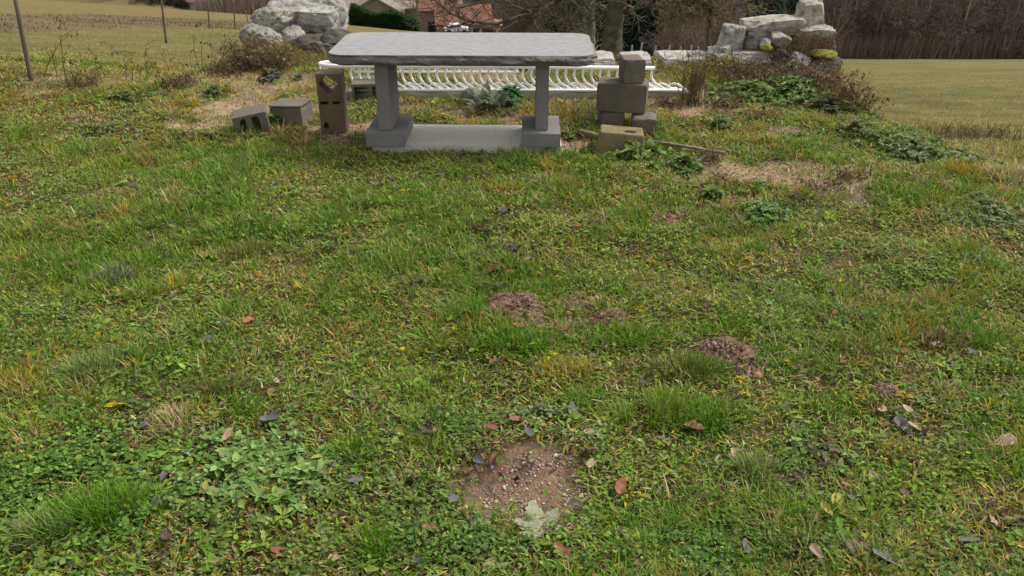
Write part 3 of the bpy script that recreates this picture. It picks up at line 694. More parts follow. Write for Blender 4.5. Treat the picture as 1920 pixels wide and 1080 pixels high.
# hollow block lying behind it
p = P(661, 193, z=0); wq = (P(730, 193, z=0).x-p.x)
o = holed('hollow_block', rect(0, 0, wq, .145), [rect(.02, .02, wq*.42, .12), [(wq*.56, .02), (wq-.03, .02), (wq-.03, .1), (wq-.06, .125), (wq*.56, .12)]], .3, M_block, loc=(p.x, p.y, float(gz(p.x, p.y))-.005), rot=(0, 0, math.radians(5)))
tag(o, 'dark hollow concrete block lying between the tall block and the left bench leg', 'concrete block')
rough_box('block_back', wq-.01, .02, .14, M_block, o, (wq/2, .29-.02, .003))
# two low ones at the left
p = P(545, 237, z=0)
o = rough_box('concrete_block', .235, .22, .155, M_block, loc=(p.x, p.y+.09, float(gz(p.x, p.y+.1))-.025), rot=(0, math.radians(-2), math.radians(-9)), amp=.003, seed=11, worn=.02)
tag(o, 'half buried solid grey-brown block with a flat smooth top, left of the tall hollow block', 'concrete block')
o2 = rough_box('top_face', .24, .225, .012, M_block, o, (0, 0, .157), amp=.002, seed=12, bev=.003)
p = P(478, 250, z=0)
o = holed('hollow_block', rect(-.115, 0, .115, .17), [], .17, M_blockg, loc=(p.x, p.y, float(gz(p.x, p.y))-.03), rot=(math.radians(4), math.radians(-9), math.radians(14)))
# front recesses as a dark hollow: rebuild with two notches
bm = bmesh.new(); bm.from_mesh(o.data); bm.free()
o.data = holed('x', rect(-.115, 0, .115, .165), [[(-.075, .02), (-.045, .02), (-.03, .13), (-.04, .145), (-.07, .13)], [(.01, .02), (.055, .02), (.06, .12), (.045, .145), (.012, .14)]], .09, M_block).data
bpy.data.objects.remove(bpy.data.objects['x'])
tag(o, 'leftmost pale hollow block, tilted in the grass with two recesses in its face', 'concrete block')
rough_box('block_body', .225, .10, .160, M_block, o, (0, .137, .002), seed=14)
# right-hand stack
p = P(1118, 242, z=0); ysf = P(1118, 242, z=0).y
def at_stack(px0, px1, pyb, pyt, Yq): 
    a = P(px0, pyb, Y=Yq); b = P(px1, pyt, Y=Yq); return a.x, b.x, a.z, b.z
Ys = P(1150, 243, z=0).y
x0, x1, z0, z1 = at_stack(1125, 1170, 243, 213, Ys)
o = rough_box('concrete_block', x1-x0, .2, z1+.02, M_block, loc=((x0+x1)/2, Ys+.1, -.015), rot=(0, 0, math.radians(3)), seed=21, amp=.004, worn=.02)
tag(o, 'grey block carrying the left end of the stack beside the bench', 'concrete block'); zst = z1+.004
Yr = P(1210, 258, z=0).y
x0, x1, _, _ = at_stack(1188, 1238, 258, 210, Yr); 
o = rough_box('concrete_block', x1-x0, .2, zst-.001+.03, M_block, loc=((x0+x1)/2, Yr+.13, -.03), rot=(0, 0, math.radians(-8)), seed=22, amp=.004, worn=.03)
tag(o, 'grey block carrying the right end of the stack, with a dry stem in front', 'concrete block')
x0, x1, _, zt = at_stack(1117, 1213, 212, 160, Ys-.02)
o = rough_box('concrete_block', x1-x0, .21, zt-zst, M_block, loc=((x0+x1)/2+.025, Ys+.10, zst+.002), rot=(0, 0, math.radians(-13)), seed=23, amp=.002, worn=.008, cuts=12)
tag(o, 'large dark grey block laid lengthwise across the two lower blocks', 'concrete block')
zs2 = zt+.004
x0, x1, _, z2 = at_stack(1166, 1209, 156, 115, Ys+.02)
o = rough_box('concrete_block', x1-x0, .19, z2-zs2+.01, M_block, loc=((x0+x1)/2, Ys+.1, zs2), rot=(0, 0, math.radians(4)), seed=24, amp=.003, worn=.01)
tag(o, 'small rough cube-shaped block, topmost of the stack', 'concrete block')
# yellowed footing block in front
Yy = P(1150, 288, z=0).y
x0, x1, zb_, zt_ = at_stack(1112, 1212, 288, 250, Yy)
bm = bmesh.new()
def quadbox(bm, b, t, h):
    vb = [bm.verts.new((x, y, 0)) for x, y in b]; vt = [bm.verts.new((x, y, h)) for x, y in t]
    bm.faces.new(vb[::-1]); bm.faces.new(vt)
    for i in range(4): bm.faces.new((vb[i], vb[(i+1) % 4], vt[(i+1) % 4], vt[i]))
W2 = (x1-x0)/2; HB = .155
holeN = 14; cxh, cyh = .05, .085
b = [(-W2, 0), (W2, 0), (W2*.95, .2), (-W2*.95, .2)]; t_ = [(-W2*.80, .02), (W2*.86, .02), (W2*.8, .19), (-W2*.84, .19)]
vb = [bm.verts.new((x, y, 0)) for x, y in b]; vt = [bm.verts.new((x, y, HB)) for x, y in t_]
bm.faces.new(vb[::-1])
for i in range(4): bm.faces.new((vb[i], vb[(i+1) % 4], vt[(i+1) % 4], vt[i]))
hr = [bm.verts.new((cxh+.042*math.cos(2*math.pi*i/holeN), cyh+.028*math.sin(2*math.pi*i/holeN), HB)) for i in range(holeN)]
ed = [bm.edges.get((vt[i], vt[(i+1) % 4])) for i in range(4)]+[bm.edges.new((hr[i], hr[(i+1) % holeN])) for i in range(holeN)]
bmesh.ops.triangle_fill(bm, edges=ed, use_beauty=True)
hb = [bm.verts.new((v.co.x, v.co.y, HB-.1)) for v in hr]
for i in range(holeN): bm.faces.new((hr[i], hr[(i+1) % holeN], hb[(i+1) % holeN], hb[i]))
bm.faces.new(hb)
o = bevel(link('footing_block', bm_mesh('footing_block', bm), M_blocky, None, ((x0+x1)/2, Yy, float(gz((x0+x1)/2, Yy))-.02), (math.radians(1), math.radians(3), math.radians(-8))), .01, 3)
tag(o, 'yellowed tapered concrete footing with a round hole, in front of the block stack', 'concrete footing')
# planks on the ground
def plank(px0, py0, px1, py1, wd, th, lab, seed):
    a = P(px0, py0); b = P(px1, py1); L = (b-a).length
    o = rough_box('wooden_plank', L, wd, th, M_wood, loc=(a+b)/2+Vector((0, 0, .012)), rot=(0, -math.atan2(b.z-a.z, L)*1, math.atan2(b.y-a.y, b.x-a.x)), amp=.003, seed=seed, bev=.003, cuts=20)
    return tag(o, lab, 'plank')
plank(1213, 268, 1358, 292, .034, .014, 'long thin weathered plank lying on the ground right of the block stack', 3)
plank(1086, 254, 1122, 262, .05, .03, 'short dark wood offcut poking out left of the yellowed footing', 4)

# ------------------------------------------------------------------ white railing on its kerb
ky = P(960, 172, z=.06).y-.02
kx0, kx1 = P(640, 176, z=0).x, P(1285, 176, z=0).x
kerb = rough_box('concrete_kerb', kx1-kx0, .14, .07, M_kerb, loc=((kx0+kx1)/2, ky+.07, -.012), amp=.006, seed=31, cuts=60)
tag(kerb, 'low pale concrete kerb in the grass under the white railing', 'kerb')
rz0 = .06; 
def railing(name, pxl, pxr, pyb, pyt, Yb, nb, back=False):
    pass
R = empty('metal_railing', (0, ky, 0)); tag(R, 'long white bellied metal railing lying behind the bench, left end curving round', 'railing')
def loc(v): return Vector(v)-Vector((0, ky, 0))
fy0 = ky+.02                       # bottom bar, at the front
ty = ky+.10                        # top bar, further back
zt0 = P(960, 125, Y=ty).z
xL, xR = P(650, 125, Y=ty).x, P(1228, 127, Y=ty).x
xLb, xRb = P(655, 172, Y=fy0).x, P(1280, 172, Y=fy0).x
bm = bmesh.new()
# top bar with the U-turn at its left end
pts = [loc((xR, ty, zt0-.012)), loc(((xL+xR)/2, ty, zt0)), loc((xL, ty, zt0+.004))]
xe = P(600, 124, Y=ty+.08).x
rr = .085
for j in range(1, 10):
    a = math.pi*j/10; pts.append(loc((xL-.02-(xL-.02-xe)*math.sin(a), ty+rr*(1-math.cos(a)), zt0+.004)))
pts += [loc((xL, ty+2*rr, zt0+.004)), loc((xL+1.45, ty+2*rr, zt0+.004))]
tube(bm, pts, .0155, 10)
o = link('top_rail', bm_mesh('top_rail', bm, True), M_white, R)
bm = bmesh.new(); tube(bm, [loc((xLb, fy0, rz0+.012)), loc((xRb, fy0, rz0+.012))], .012, 8)
tube(bm, [loc((xLb+.02, fy0+.05, rz0+.014)), loc((xRb-.03, fy0+.05, rz0+.014))], .010, 8)
link('bottom_rail', bm_mesh('bottom_rail', bm, True), M_white, R)
bm = bmesh.new(); tube(bm, [loc((xL+.03, ty+2*rr-.015, zt0-.075)), loc((xL+1.35, ty+2*rr-.015, zt0-.075))], .010, 8)
link('rear_rail', bm_mesh('rear_rail', bm, True), M_white, R)
nb = 36
barme = None
def bar_mesh(lean):
    bm = bmesh.new(); P0 = []
    H = zt0-rz0
    ctrl = [(.105, .03, .006), (.065, .06, .03), (.028, .085, .045), (.008, .10, .06), (-.008, .107, .085), (-.014, .110, H*.62), (-.010, .110, H*.82), (0, .11, H)]
    for i in range(len(ctrl)-1):
        for s_ in (0, .5): P0.append(Vector(ctrl[i]).lerp(Vector(ctrl[i+1]), s_))
    P0.append(Vector(ctrl[-1])); tube(bm, P0, .0098, 6)
    return bm_mesh('bar', bm, True)
barA = bar_mesh(0)
bm = bmesh.new()
tube(bm, [Vector(q) for q in [(-.05, .14, .008), (-.025, .13, .03), (0, .11, .045), (.03, .09, .042), (.06, .06, .028), (.09, .03, .008)]], .0085, 6)
barB = bm_mesh('foot_bar', bm, True)
first = None
for i in range(nb):
    x = xL+.04+(xR-xL-.05)*i/(nb-1)
    if i not in (22,): link('bar', barA, M_white, R, loc((x, fy0-.03, rz0)))
nb2 = 26
for i in range(nb2):
    x = xLb+.06+(xRb-xLb-.12)*i/(nb2-1); link('foot_bar', barB, M_white, R, loc((x, fy0-.02, rz0)))
bm = bmesh.new(); tube(bm, [Vector((0, 0, 0)), Vector((0, -.004, -.04)), Vector((0, 0, -.085))], .007, 6); barC = bm_mesh('rear_bar', bm, True)
for i in range(16): link('rear_bar', barC, M_white, R, loc((xL+.02+.094*i, ty+2*rr, zt0)))
for j in (3, 5, 7):
    a = math.pi*j/10; link('rear_bar', barC, M_white, R, loc((xL-.02-(xL-.02-xe)*math.sin(a), ty+rr*(1-math.cos(a)), zt0)))

# ------------------------------------------------------------------ low coping wall at the terrace's back edge
wy = P(1240, 118, z=.05).y; wallr = empty('low_stone_wall', (P(1240, 118, z=.05).x, wy, 0)); tag(wallr, 'low dry wall capped with pale flat stones at the back of the yard', 'wall')
wx0 = P(960, 118, Y=wy).x; wx1 = P(1365, 110, Y=wy).x; x = wx0; i = 0
bm = bmesh.new()
while x < wx1:
    L = random.uniform(.3, .75); top_ = .05+.02*random.random()+(.07*max(0, (x-(wx1-.45))/.45))
    s_ = rock('cap_stone', Vector((x+L/2, wy+.22, top_-.03))-wallr.location, (L*.98, .5, .10), M_rockw, (0, random.uniform(-.02, .02), random.uniform(-.03, .03)), 200+i, 5, .03, wallr, 5, .75, .95, .6)
    x += L; i += 1
wb = rough_box('wall_face', wx1-wx0, .4, .55, M_rockb, wallr, Vector(((wx0+wx1)/2, wy+.25, -.56))-wallr.location, amp=.02, seed=5, cuts=30)
for px, py, s_, sd_ in ((1302, 104, .12, 1), (1318, 103, .10, 2), (1342, 99, .16, 3), (1358, 92, .16, 4)):
    q = P(px, py, Y=wy+.15); o = rock('loose_stone', q, (s_*1.5, s_, s_*.7), M_rockw, (0, -.25, .3*sd_), 230+sd_, 9, .06, lo=.5, hi=.85)
    tag(o, ['small pale chip of stone at the left foot of the right rock pile', 'little wedge stone lying on the pale wall top', 'pale flat stone sloping up to the right rock pile', 'beige stone where the low wall meets the right rock pile'][sd_-1], 'stone')

# ------------------------------------------------------------------ boulders
def brock(px, py, wp, hp, Y, mat, lab, seed, dep=.8, rot=(0, 0, 0), lo=.62, hi=.95, cut=9, name='boulder', cat='boulder', grp=None, amp=.05, boxy=0):
    c = P(px, py, Y=Y); s_ = PPM(c); W = wp/s_; H = hp/s_/.93
    o = rock(name, c, (W*1.12, W*dep*1.1, H*1.18), mat, rot, seed, cut, amp, None, 5 if wp > 60 else 4, lo, hi, boxy)
    return tag(o, lab, cat, grp)
brock(570, 30, 140, 54, 8.9, M_rockg, 'largest boulder of the left wall, long and grey with a flat pale top', 301, .7, (.22, .02, .1), .65, .95, boxy=.6, amp=.055)
brock(512, 42, 78, 46, 8.6, M_rockm, 'rounded boulder spotted with yellow-green moss, on the left stone heap', 302, .8, (0, -.1, .2))
brock(496, 76, 84, 44, 8.45, M_rockm, 'pale mossy boulder low on the left heap, behind the dry bush', 303, .8, (0, .35, 0))
brock(550, 77, 56, 46, 8.55, M_rockb, 'beige boulder under the mossy one, left of the bench top', 304, .9, (0, .3, .4))
brock(632, 76, 60, 34, 8.5, M_rockd, 'small dark boulder wedged beneath the largest boulder, nearest the bench', 305, .9, (0, -.1, .3))
brock(598, 92, 110, 46, 8.5, M_rockd, 'dark broad base stone of the left heap, half sunk in grass', 306, .7, (0, 0, .2))
brock(625, 30, 55, 55, 8.95, M_rockg, 'grey boulder at the right end of the left wall', 307, .9, (0, .1, .5))
brock(530, 20, 60, 38, 9.1, M_rockg, 'grey boulder showing above the mossy one on the left wall', 308, .9, (0, 0, .5))
RR = 'stones of the right rock pile'
brock(1371, 71, 46, 44, 7.9, M_rockg, 'squarish grey-white block stone at the left end of the right rock pile', 321, .9, (0, .1, .2), .7, .95, boxy=.62)
brock(1412, 74, 58, 36, 7.95, M_rockg, 'grey stone right of the squarish block stone in the rock pile', 322, .9, (0, 0, .6), .5, .85)
brock(1444, 50, 112, 30, 8.0, M_rockb, 'long smooth pale slab leaning up across the right rock pile', 323, .6, (0, -.10, .1), .6, .95, boxy=.6)
brock(1400, 57, 40, 22, 7.95, M_rockb, 'small pale stone beneath the left tip of the leaning slab', 324, .8, (0, -.6, .2))
brock(1497, 54, 70, 34, 8.05, M_rockg, 'craggy grey stone in the middle of the right rock pile, below the upright one', 325, .8, (0, .1, .4), amp=.1)
brock(1518, 30, 50, 50, 8.05, M_rockb, 'upright pale stone standing on top of the right rock pile', 326, .8, (0, .03, .1), .75, .98, 7, boxy=.6)
brock(1524, 64, 66, 26, 7.9, M_rockb, 'flat pale stone below the upright one, at the right of the rock pile', 327, .8, (0, -.12, .2), boxy=.6)
brock(1461, 73, 42, 24, 7.8, M_rockw, 'smooth whitish stone in the centre of the right rock pile', 328, .9, (0, .1, 0))
brock(1435, 84, 20, 18, 7.7, M_rockw, 'tiny white stone beside yellow moss in the right rock pile', 329, .9)
brock(1497, 112, 44, 26, 7.6, M_rockg, 'pale broken stone low in the right rock pile among dry stems', 330, .9, (0, .2, .2), amp=.1)
brock(1462, 108, 26, 30, 7.65, M_rockd, 'small brown stone low in the right rock pile, beside the broken pale one', 331, .9)
brock(1550, 124, 58, 34, 7.6, M_rockd, 'dark layered stone at the lower right corner of the rock pile', 332, .9, (0, 0, .2), .5, .8, amp=.09)
brock(1530, 92, 70, 40, 7.85, M_rockd, 'brown stone behind the yellow moss on the right rock pile', 333, .8, (0, 0, .2), amp=.1)
brock(1545, 101, 50, 12, 7.62, M_moss, 'bright yellow-green moss cushion on the right end of the rock pile', 334, .9, (0, .05, 0), name='moss_cushion', cat='moss')
brock(1437, 90, 20, 12, 7.62, M_moss, 'small yellow moss cushion in the middle of the rock pile', 335, .9, name='moss_cushion', cat='moss')
brock(1500, 85, 60, 30, 7.95, M_rockd, 'brown earthy stone buried under dry stems in the rock pile', 336, .8, amp=.1)
brock(1410, 100, 60, 40, 8.0, M_rockd, 'brown buried stone below the squarish block of the rock pile', 337, .8, amp=.1)
brock(885, 184, 40, 32, P(885, 196).y+.08, rock_mat('garden_stone', (.19, .19, .15), (.33, .33, .28)), 'round grey-green stone beside the pale leafed plant behind the bench', 340, .9, lo=.8, hi=1., name='stone', cat='stone')
brock(1490, 650/3, 14, 8, P(1440, 217).y, M_rockw, 'little pale pebble on the mossy ground below the right rock pile', 341, .9, name='stone', cat='stone')

# ------------------------------------------------------------------ molehills and hero foreground items
def molehill(px, py, wp, hp, lab, seed, hgt=.05):
    c = P(px, py); s_ = PPM(c); R = wp/2/s_*1.12; hgt *= .82; V = []; nr, na = 22, 56
    V.append((0, 0, hgt)); 
    for i in range(1, nr+1):
        r = i/nr
        for j in range(na):
            a = 2*math.pi*j/na; rr = R*r*(1+.35*mnoise.fractal(Vector((math.cos(a)*1.5, math.sin(a)*1.5, seed)), 1, 2, 3))
            x, y = rr*math.cos(a), rr*math.sin(a)*1.0
            z = hgt*(1-r*r)**1.0*(.75+.5*mnoise.noise(Vector((x*12, y*12, seed)))) + .016*mnoise.fractal(Vector((x*60, y*60, seed)), 1, 2, 4)*(1-r**4)
            if i == nr: z = -.02
            V.append((x, y, z))
    V = np.array(V); F3 = np.array([[0, 1+j, 1+(j+1) % na] for j in range(na)])
    F4 = np.array([[1+i*na+j, 1+(i+1)*na+j, 1+(i+1)*na+(j+1) % na, 1+i*na+(j+1) % na] for i in range(nr-1) for j in range(na)])
    g = float(gz(c.x, c.y)); base = Vector((c.x, c.y, g-.006))
    k = 1100; rr = R*np.minimum(np.sqrt(rng.random(k))*1.0+np.abs(rng.normal(0, .09, k)), 1.35); th = rng.uniform(0, 6.28, k); x, y = rr*np.cos(th), rr*np.sin(th)
    z = hgt*np.clip(1-(rr/R)**2, 0, 1)*.85+.002
    pe = pebble_arrays(x, y, z, np.clip(rng.gamma(1.6, .0017, k), .001, .012), pal(k, [(.17, .10, .07), (.25, .165, .12), (.38, .30, .23), (.11, .065, .045)], [.5, .3, .02, .18], .15), .8)
    cs = np.array([.17, .105, .072])*(.8+.4*rng.random((len(V), 1)))
    V[:, :2] *= 1.15
    o = build('molehill', [(V, [F3, F4], cs), pe], M_gravel, None, base); return tag(o, lab, 'molehill')
M_gravel = bpy.data.materials['gravel']
molehill(963, 580, 108, 50, 'widest reddish molehill in the middle of the lawn', 1, .075)
molehill(1083, 576, 84, 34, 'molehill partly overgrown with straw, right of the widest one', 2, .045)
molehill(1148, 598, 66, 26, 'small dark molehill touching the straw covered one', 3, .04)
molehill(1356, 660, 92, 56, 'sloping molehill further right and nearer, on the lawn', 4, .06)
molehill(1400, 700, 60, 22, 'small crumbled soil heap below the sloping molehill', 8, .025)
molehill(1246, 411, 58, 14, 'thin molehill right of centre, towards the bench', 5, .03)
molehill(1384, 412, 36, 16, 'tiny molehill beside the green herb clump', 6, .03)
molehill(1664, 736, 46, 22, 'small flat molehill at the right of the lawn', 7, .025)

# fallen leaves
LC = {'grey': (.10, .095, .095), 'brown': (.13, .075, .045), 'dark': (.06, .035, .03), 'tan': (.30, .21, .14), 'orange': (.22, .075, .03), 'yellow': (.42, .34, .07), 'red': (.17, .05, .03), 'pink': (.30, .16, .10), 'straw': (.36, .30, .16)}
LEAVES = [(67, 819, 28, 'pink'), (48, 824, 24, 'dark'), (7, 869, 26, 'grey'), (202, 832, 26, 'red'), (276, 806, 24, 'grey'), (250, 762, 16, 'grey'), (317, 776, 18, 'brown'), (428, 828, 24, 'pink'), (507, 797, 32, 'grey'), (520, 726, 18, 'tan'), (263, 895, 25, 'grey'), (328, 898, 26, 'tan'), (296, 956, 26, 'grey'), (315, 1019, 34, 'dark'), (307, 1063, 26, 'dark'), (524, 1048, 26, 'red'), (630, 1058, 24, 'pink'), (628, 884, 22, 'grey'), (385, 739, 18, 'red'),
  (657, 754, 20, 'brown'), (929, 687, 20, 'brown'), (1073, 780, 30, 'grey'), (970, 797, 30, 'red'), (921, 810, 26, 'red'), (799, 819, 44, 'dark'), (1107, 823, 26, 'tan'), (1162, 924, 34, 'orange'), (805, 1002, 26, 'orange'), (884, 893, 12, 'orange'), (668, 913, 26, 'grey'), (810, 923, 24, 'grey'), (851, 947, 28, 'grey'), (751, 823, 20, 'yellow'), (1021, 778, 40, 'dark'), (651, 1039, 18, 'orange'), (918, 1069, 30, 'tan'), (779, 1065, 26, 'grey'), (1051, 1043, 32, 'orange'), (1108, 880, 26, 'straw'), (992, 821, 22, 'grey'),
  (1302, 813, 42, 'pink'), (1530, 743, 18, 'tan'), (1698, 778, 18, 'straw'), (1652, 780, 26, 'tan'), (1798, 754, 18, 'orange'), (1861, 802, 16, 'orange'), (1691, 811, 38, 'grey'), (1712, 811, 26, 'tan'), (1880, 839, 38, 'tan'), (1556, 850, 16, 'grey'), (1547, 967, 24, 'yellow'), (1569, 954, 36, 'yellow'), (1598, 943, 28, 'grey'), (1635, 906, 26, 'tan'), (1584, 921, 16, 'orange'), (1698, 939, 26, 'dark'), (1395, 1037, 30, 'grey'), (1324, 1052, 24, 'dark'), (1528, 1047, 28, 'tan'), (1602, 1041, 58, 'brown'), (1665, 1061, 58, 'grey'), (1813, 1028, 34, 'grey'), (1906, 1036, 20, 'yellow'), (1902, 995, 28, 'dark'), (1374, 860, 18, 'straw'), (1369, 987, 30, 'brown'), (1860, 991, 30, 'tan'),
  (424, 615, 18, 'grey'), (474, 611, 30, 'orange'), (389, 648, 22, 'grey'), (446, 659, 16, 'dark'), (250, 354, 16, 'dark'), (422, 422, 16, 'orange'), (141, 505, 26, 'brown'), (244, 596, 12, 'orange'), (973, 622, 20, 'orange'), (914, 522, 34, 'red'), (958, 518, 16, 'orange'), (1081, 433, 18, 'orange'), (782, 537, 18, 'dark'), (894, 437, 24, 'red'), (944, 402, 24, 'grey'), (832, 339, 12, 'orange'), (821, 335, 14, 'grey'), (703, 352, 18, 'grey'), (1203, 366, 12, 'orange'), (1182, 478, 14, 'dark'), (1556, 556, 18, 'grey'), (1678, 459, 16, 'dark'), (1584, 480, 12, 'red'), (1563, 596, 12, 'orange'), (1813, 637, 16, 'orange'), (1817, 670, 20, 'grey'), (1695, 670, 26, 'orange'),
  (960, 475, 26, 'grey'), (985, 492, 22, 'tan'), (930, 500, 26, 'brown'), (1010, 480, 18, 'dark'), (700, 390, 14, 'brown'), (860, 300, 14, 'grey'), (1745, 640, 30, 'dark'), (1755, 655, 26, 'tan'), (1770, 630, 24, 'brown'), (1545, 870, 26, 'dark'), (1495, 905, 20, 'brown'), (130, 860, 18, 'brown'), (560, 770, 16, 'brown'), (655, 640, 14, 'grey'), (735, 560, 14, 'dark'), (1240, 600, 14, 'brown'), (1430, 640, 14, 'brown'), (1490, 700, 16, 'grey'), (1120, 700, 14, 'brown'), (1615, 600, 14, 'dark'), (150, 430, 14, 'brown'), (330, 560, 18, 'tan'), (520, 350, 12, 'dark')]
def leaf_mesh(kind, seed, curl):
    r = random.Random(seed); pts = []
    if kind == 'lobed':
        lobes = [(90, 1.0), (42, .86), (138, .84), (2, .62), (178, .66)]; raw = []
        for (an, ln) in sorted(lobes): 
            for da, q in ((-24, .60), (-16, .80), (-12, .76), (-6, .95), (0, 1.), (6, .93), (12, .78), (17, .82)): raw.append((an+da, ln*q*r.uniform(.92, 1.06)))
        raw += [(215, .34), (250, .3), (268, .1), (292, .3), (325, .34)]; raw.sort()
        for an, ln in raw: pts.append((ln*.55*math.cos(math.radians(an)), ln*.55*math.sin(math.radians(an))-.12))
    else:
        for i in range(24):
            t = i/24*2*math.pi; x = math.cos(t)*.5; wv = .27*math.sin(t)*(1-.35*math.cos(t))*(1+.12*math.sin(t*7+seed)); pts.append((x, wv))
    bm = bmesh.new(); rings = []
    for s_ in (1, .8, .55, .3): rings.append([bm.verts.new((x*s_, y*s_, 0)) for x, y in pts])
    cv = bm.verts.new((0, 0, 0)); k_ = len(pts)
    for a, b in zip(rings, rings[1:]):
        for j in range(k_): bm.faces.new((a[j], a[(j+1) % k_], b[(j+1) % k_], b[j]))
    for j in range(k_): bm.faces.new((rings[-1][j], rings[-1][(j+1) % k_], cv))
    for v in bm.verts:
        x, y = v.co.x, v.co.y
        v.co.z = curl*(y*y*2.2+.5*x*x) + .09*mnoise.noise(Vector((x*3, y*3, seed*2.3))) + .03*mnoise.noise(Vector((x*9, y*9, seed)))
    me = bm_mesh('leaf', bm, True); return me
lmats = {k: None for k in LC}
for k, c in LC.items():
    m, t_, b = new_mat('dead_leaf_'+k); co = coords(t_)
    r_, n_ = noise_ramp(t_, co, 5, [(.3, tuple(q*.65 for q in c)), (.7, tuple(min(1, q*1.3) for q in c))], 6, .7)
    t_.links.new(r_.outputs[0], b.inputs['Base Color']); b.inputs['Roughness'].default_value = .7; lmats[k] = m
lmesh = {}
def leaf_label(px, py, col, s):
    sz = 'large' if s > 32 else 'small' if s < 19 else 'medium'
    cn = {'grey': 'grey', 'brown': 'brown', 'dark': 'blackish', 'tan': 'light tan', 'orange': 'orange', 'yellow': 'yellow', 'red': 'dark red', 'pink': 'pinkish brown', 'straw': 'straw-coloured'}[col]
    hz = 'at the left' if px < 560 else 'near the middle' if px < 1240 else 'at the right'
    vt = 'bottom foreground' if py > 940 else 'foreground' if py > 730 else 'mid lawn' if py > 500 else 'far lawn'
    return f'{sz} {cn} fallen leaf {hz} of the {vt}'
for i, (px, py, s_, cn) in enumerate(LEAVES):
    kd = 'lobed' if i % 7 == 3 else 'oval'; key = (kd, i % 6, cn)
    if key not in lmesh:
        lmesh[key] = leaf_mesh(kd, i % 6+1, (.35, .7, 1.1, .5, .9, .2)[i % 6]); lmesh[key].materials.append(lmats[cn])
    c = P(px, py); L = s_/PPM(c)*1.15; x_, y_ = c.x, c.y
    o = link('fallen_leaf', lmesh[key], None, None, (x_, y_, float(gz(x_, y_))+.022+.3*0), (random.uniform(-.35, .5), random.uniform(-.35, .35), random.uniform(0, 6.28)))
    o.scale = (L, L, L*.8); tag(o, leaf_label(px, py, cn, s_), 'leaf', 'fallen leaves on the lawn')
# big dried leaf at the bottom edge of the gravel patch
bigm, t_, b = new_mat('pale_dried_leaf'); co = coords(t_)
r_, n_ = noise_ramp(t_, co, 3, [(.35, (.19, .20, .11)), (.65, (.31, .31, .19))], 7, .7); t_.links.new(r_.outputs[0], b.inputs['Base Color']); b.inputs['Roughness'].default_value = .75
bump(t_, b, n_.outputs['Fac'], .5, .05)
for (px, py, s_, rz) in ((1012, 990, 118, .4),):
    c = P(px, py); L = s_/PPM(c); me = leaf_mesh('lobed', 9, .5); 
    o = link('fallen_leaf', me, bigm, None, (c.x, c.y, float(gz(c.x, c.y))+.012), (.22, .05, rz)); o.scale = (L*1.1, L*.95, L*.55)
    tag(o, 'largest fallen leaf, pale grey-green and lobed, at the near edge of the gravel patch', 'leaf')

# ------------------------------------------------------------------ leafy plants
def herb(name, px, py, wp, hp, lab, cols, Ls, asp=.55, n=220, hgt=.06, cat='plant', grp=None, Yo=0, stems=False, rosettes=None):
    """patch of leaf whorls"""
    c = P(px, py); s_ = PPM(c); Rx = wp/2/s_; 
    ya = P(px, py+hp/2).y; yb = P(px, py-hp/2).y; Ry = max((yb-ya)/2, .02)
    base = Vector((c.x, c.y, float(gz(c.x, c.y))))
    if not rosettes and n > 60: n = int(n*2.2); Ls *= .72
    nr = rosettes or (1 if n <= 50 else max(3, int(n/9))); prt = []
    rr = np.minimum(np.abs(rng.normal(0, .62 if n > 260 else .4, nr)), 1.5 if n > 260 else .9); th = rng.uniform(0, 6.28, nr); x = base.x+Rx*rr*np.cos(th); y = base.y+Ry*rr*np.sin(th)
    hz = hgt*rng.uniform(.4, 1.1, nr)*np.clip(1.1-.6*rr, .15, 1.1); g = gz(x, y)
    k = min(max(4, n//nr), 11)
    if nr == 1: x[:] = base.x; y[:] = base.y; g = gz(x, y); Ls *= 1.15
    for lev in range(2):
        X_ = np.repeat(x, k); Y_ = np.repeat(y, k); Z_ = np.repeat(g+hz*(1-.45*lev), k); m = len(X_)
        az = np.tile(np.arange(k)*2*np.pi/k*1.0, nr)+np.repeat(rng.uniform(0, 6.28, nr), k)+rng.normal(0, .25, m)+lev*.6
        L = np.repeat(rng.uniform(.5, 1.35, nr), k)*rng.uniform(.75, 1.2, m)*Ls*(1+.25*lev)
        pitch = rng.normal(.28-.25*lev, .28, m)
        prt.append(leaf_arrays(np.stack([X_, Y_, Z_], 1)-np.array(base), az, pitch, L, L*asp, pal(m, list(cols)+[(.30, .27, .06), (.16, .11, .05)], [1]*len(cols)+[.10, .06], .2), .3, .22))
    p0 = np.stack([x, y, g-.005], 1)-np.array(base); p1 = np.stack([x, y, g+hz], 1)-np.array(base)
    prt.append(seg_arrays(p0, p1, np.full(nr, .0018), np.full(nr, .0012), pal(nr, [(.1, .12, .04)], [1])))
    o = build(name, prt, M_leaf, None, base); return tag(o, lab, cat, grp)
SAGE = [(.19, .30, .085), (.24, .34, .12)]; NET = [(.11, .175, .04), (.16, .235, .06), (.21, .28, .10)]
herb('herb_patch', 470, 890, 260, 170, 'large patch of pale sage-green oval leaves in the left foreground', [(.19, .30, .08), (.24, .34, .11), (.15, .26, .06)], .038, .6, 620, .05)
herb('herb_patch', 575, 905, 80, 70, 'sparser sage-green sprigs right of the large sage-green patch', SAGE, .04, .6, 200, .045)
herb('herb_patch', 600, 1010, 60, 60, 'single sprig of sage-green leaves below the foreground patch', SAGE, .034, .6, 40, .05)
herb('herb_patch', 1185, 295, 110, 40, 'dark green leafy clump at the foot of the yellowed footing', NET, .06, .6, 160, .09)
herb('herb_patch', 1283, 318, 70, 34, 'green leafy clump below the plank, right of the footing', NET, .055, .65, 110, .07)
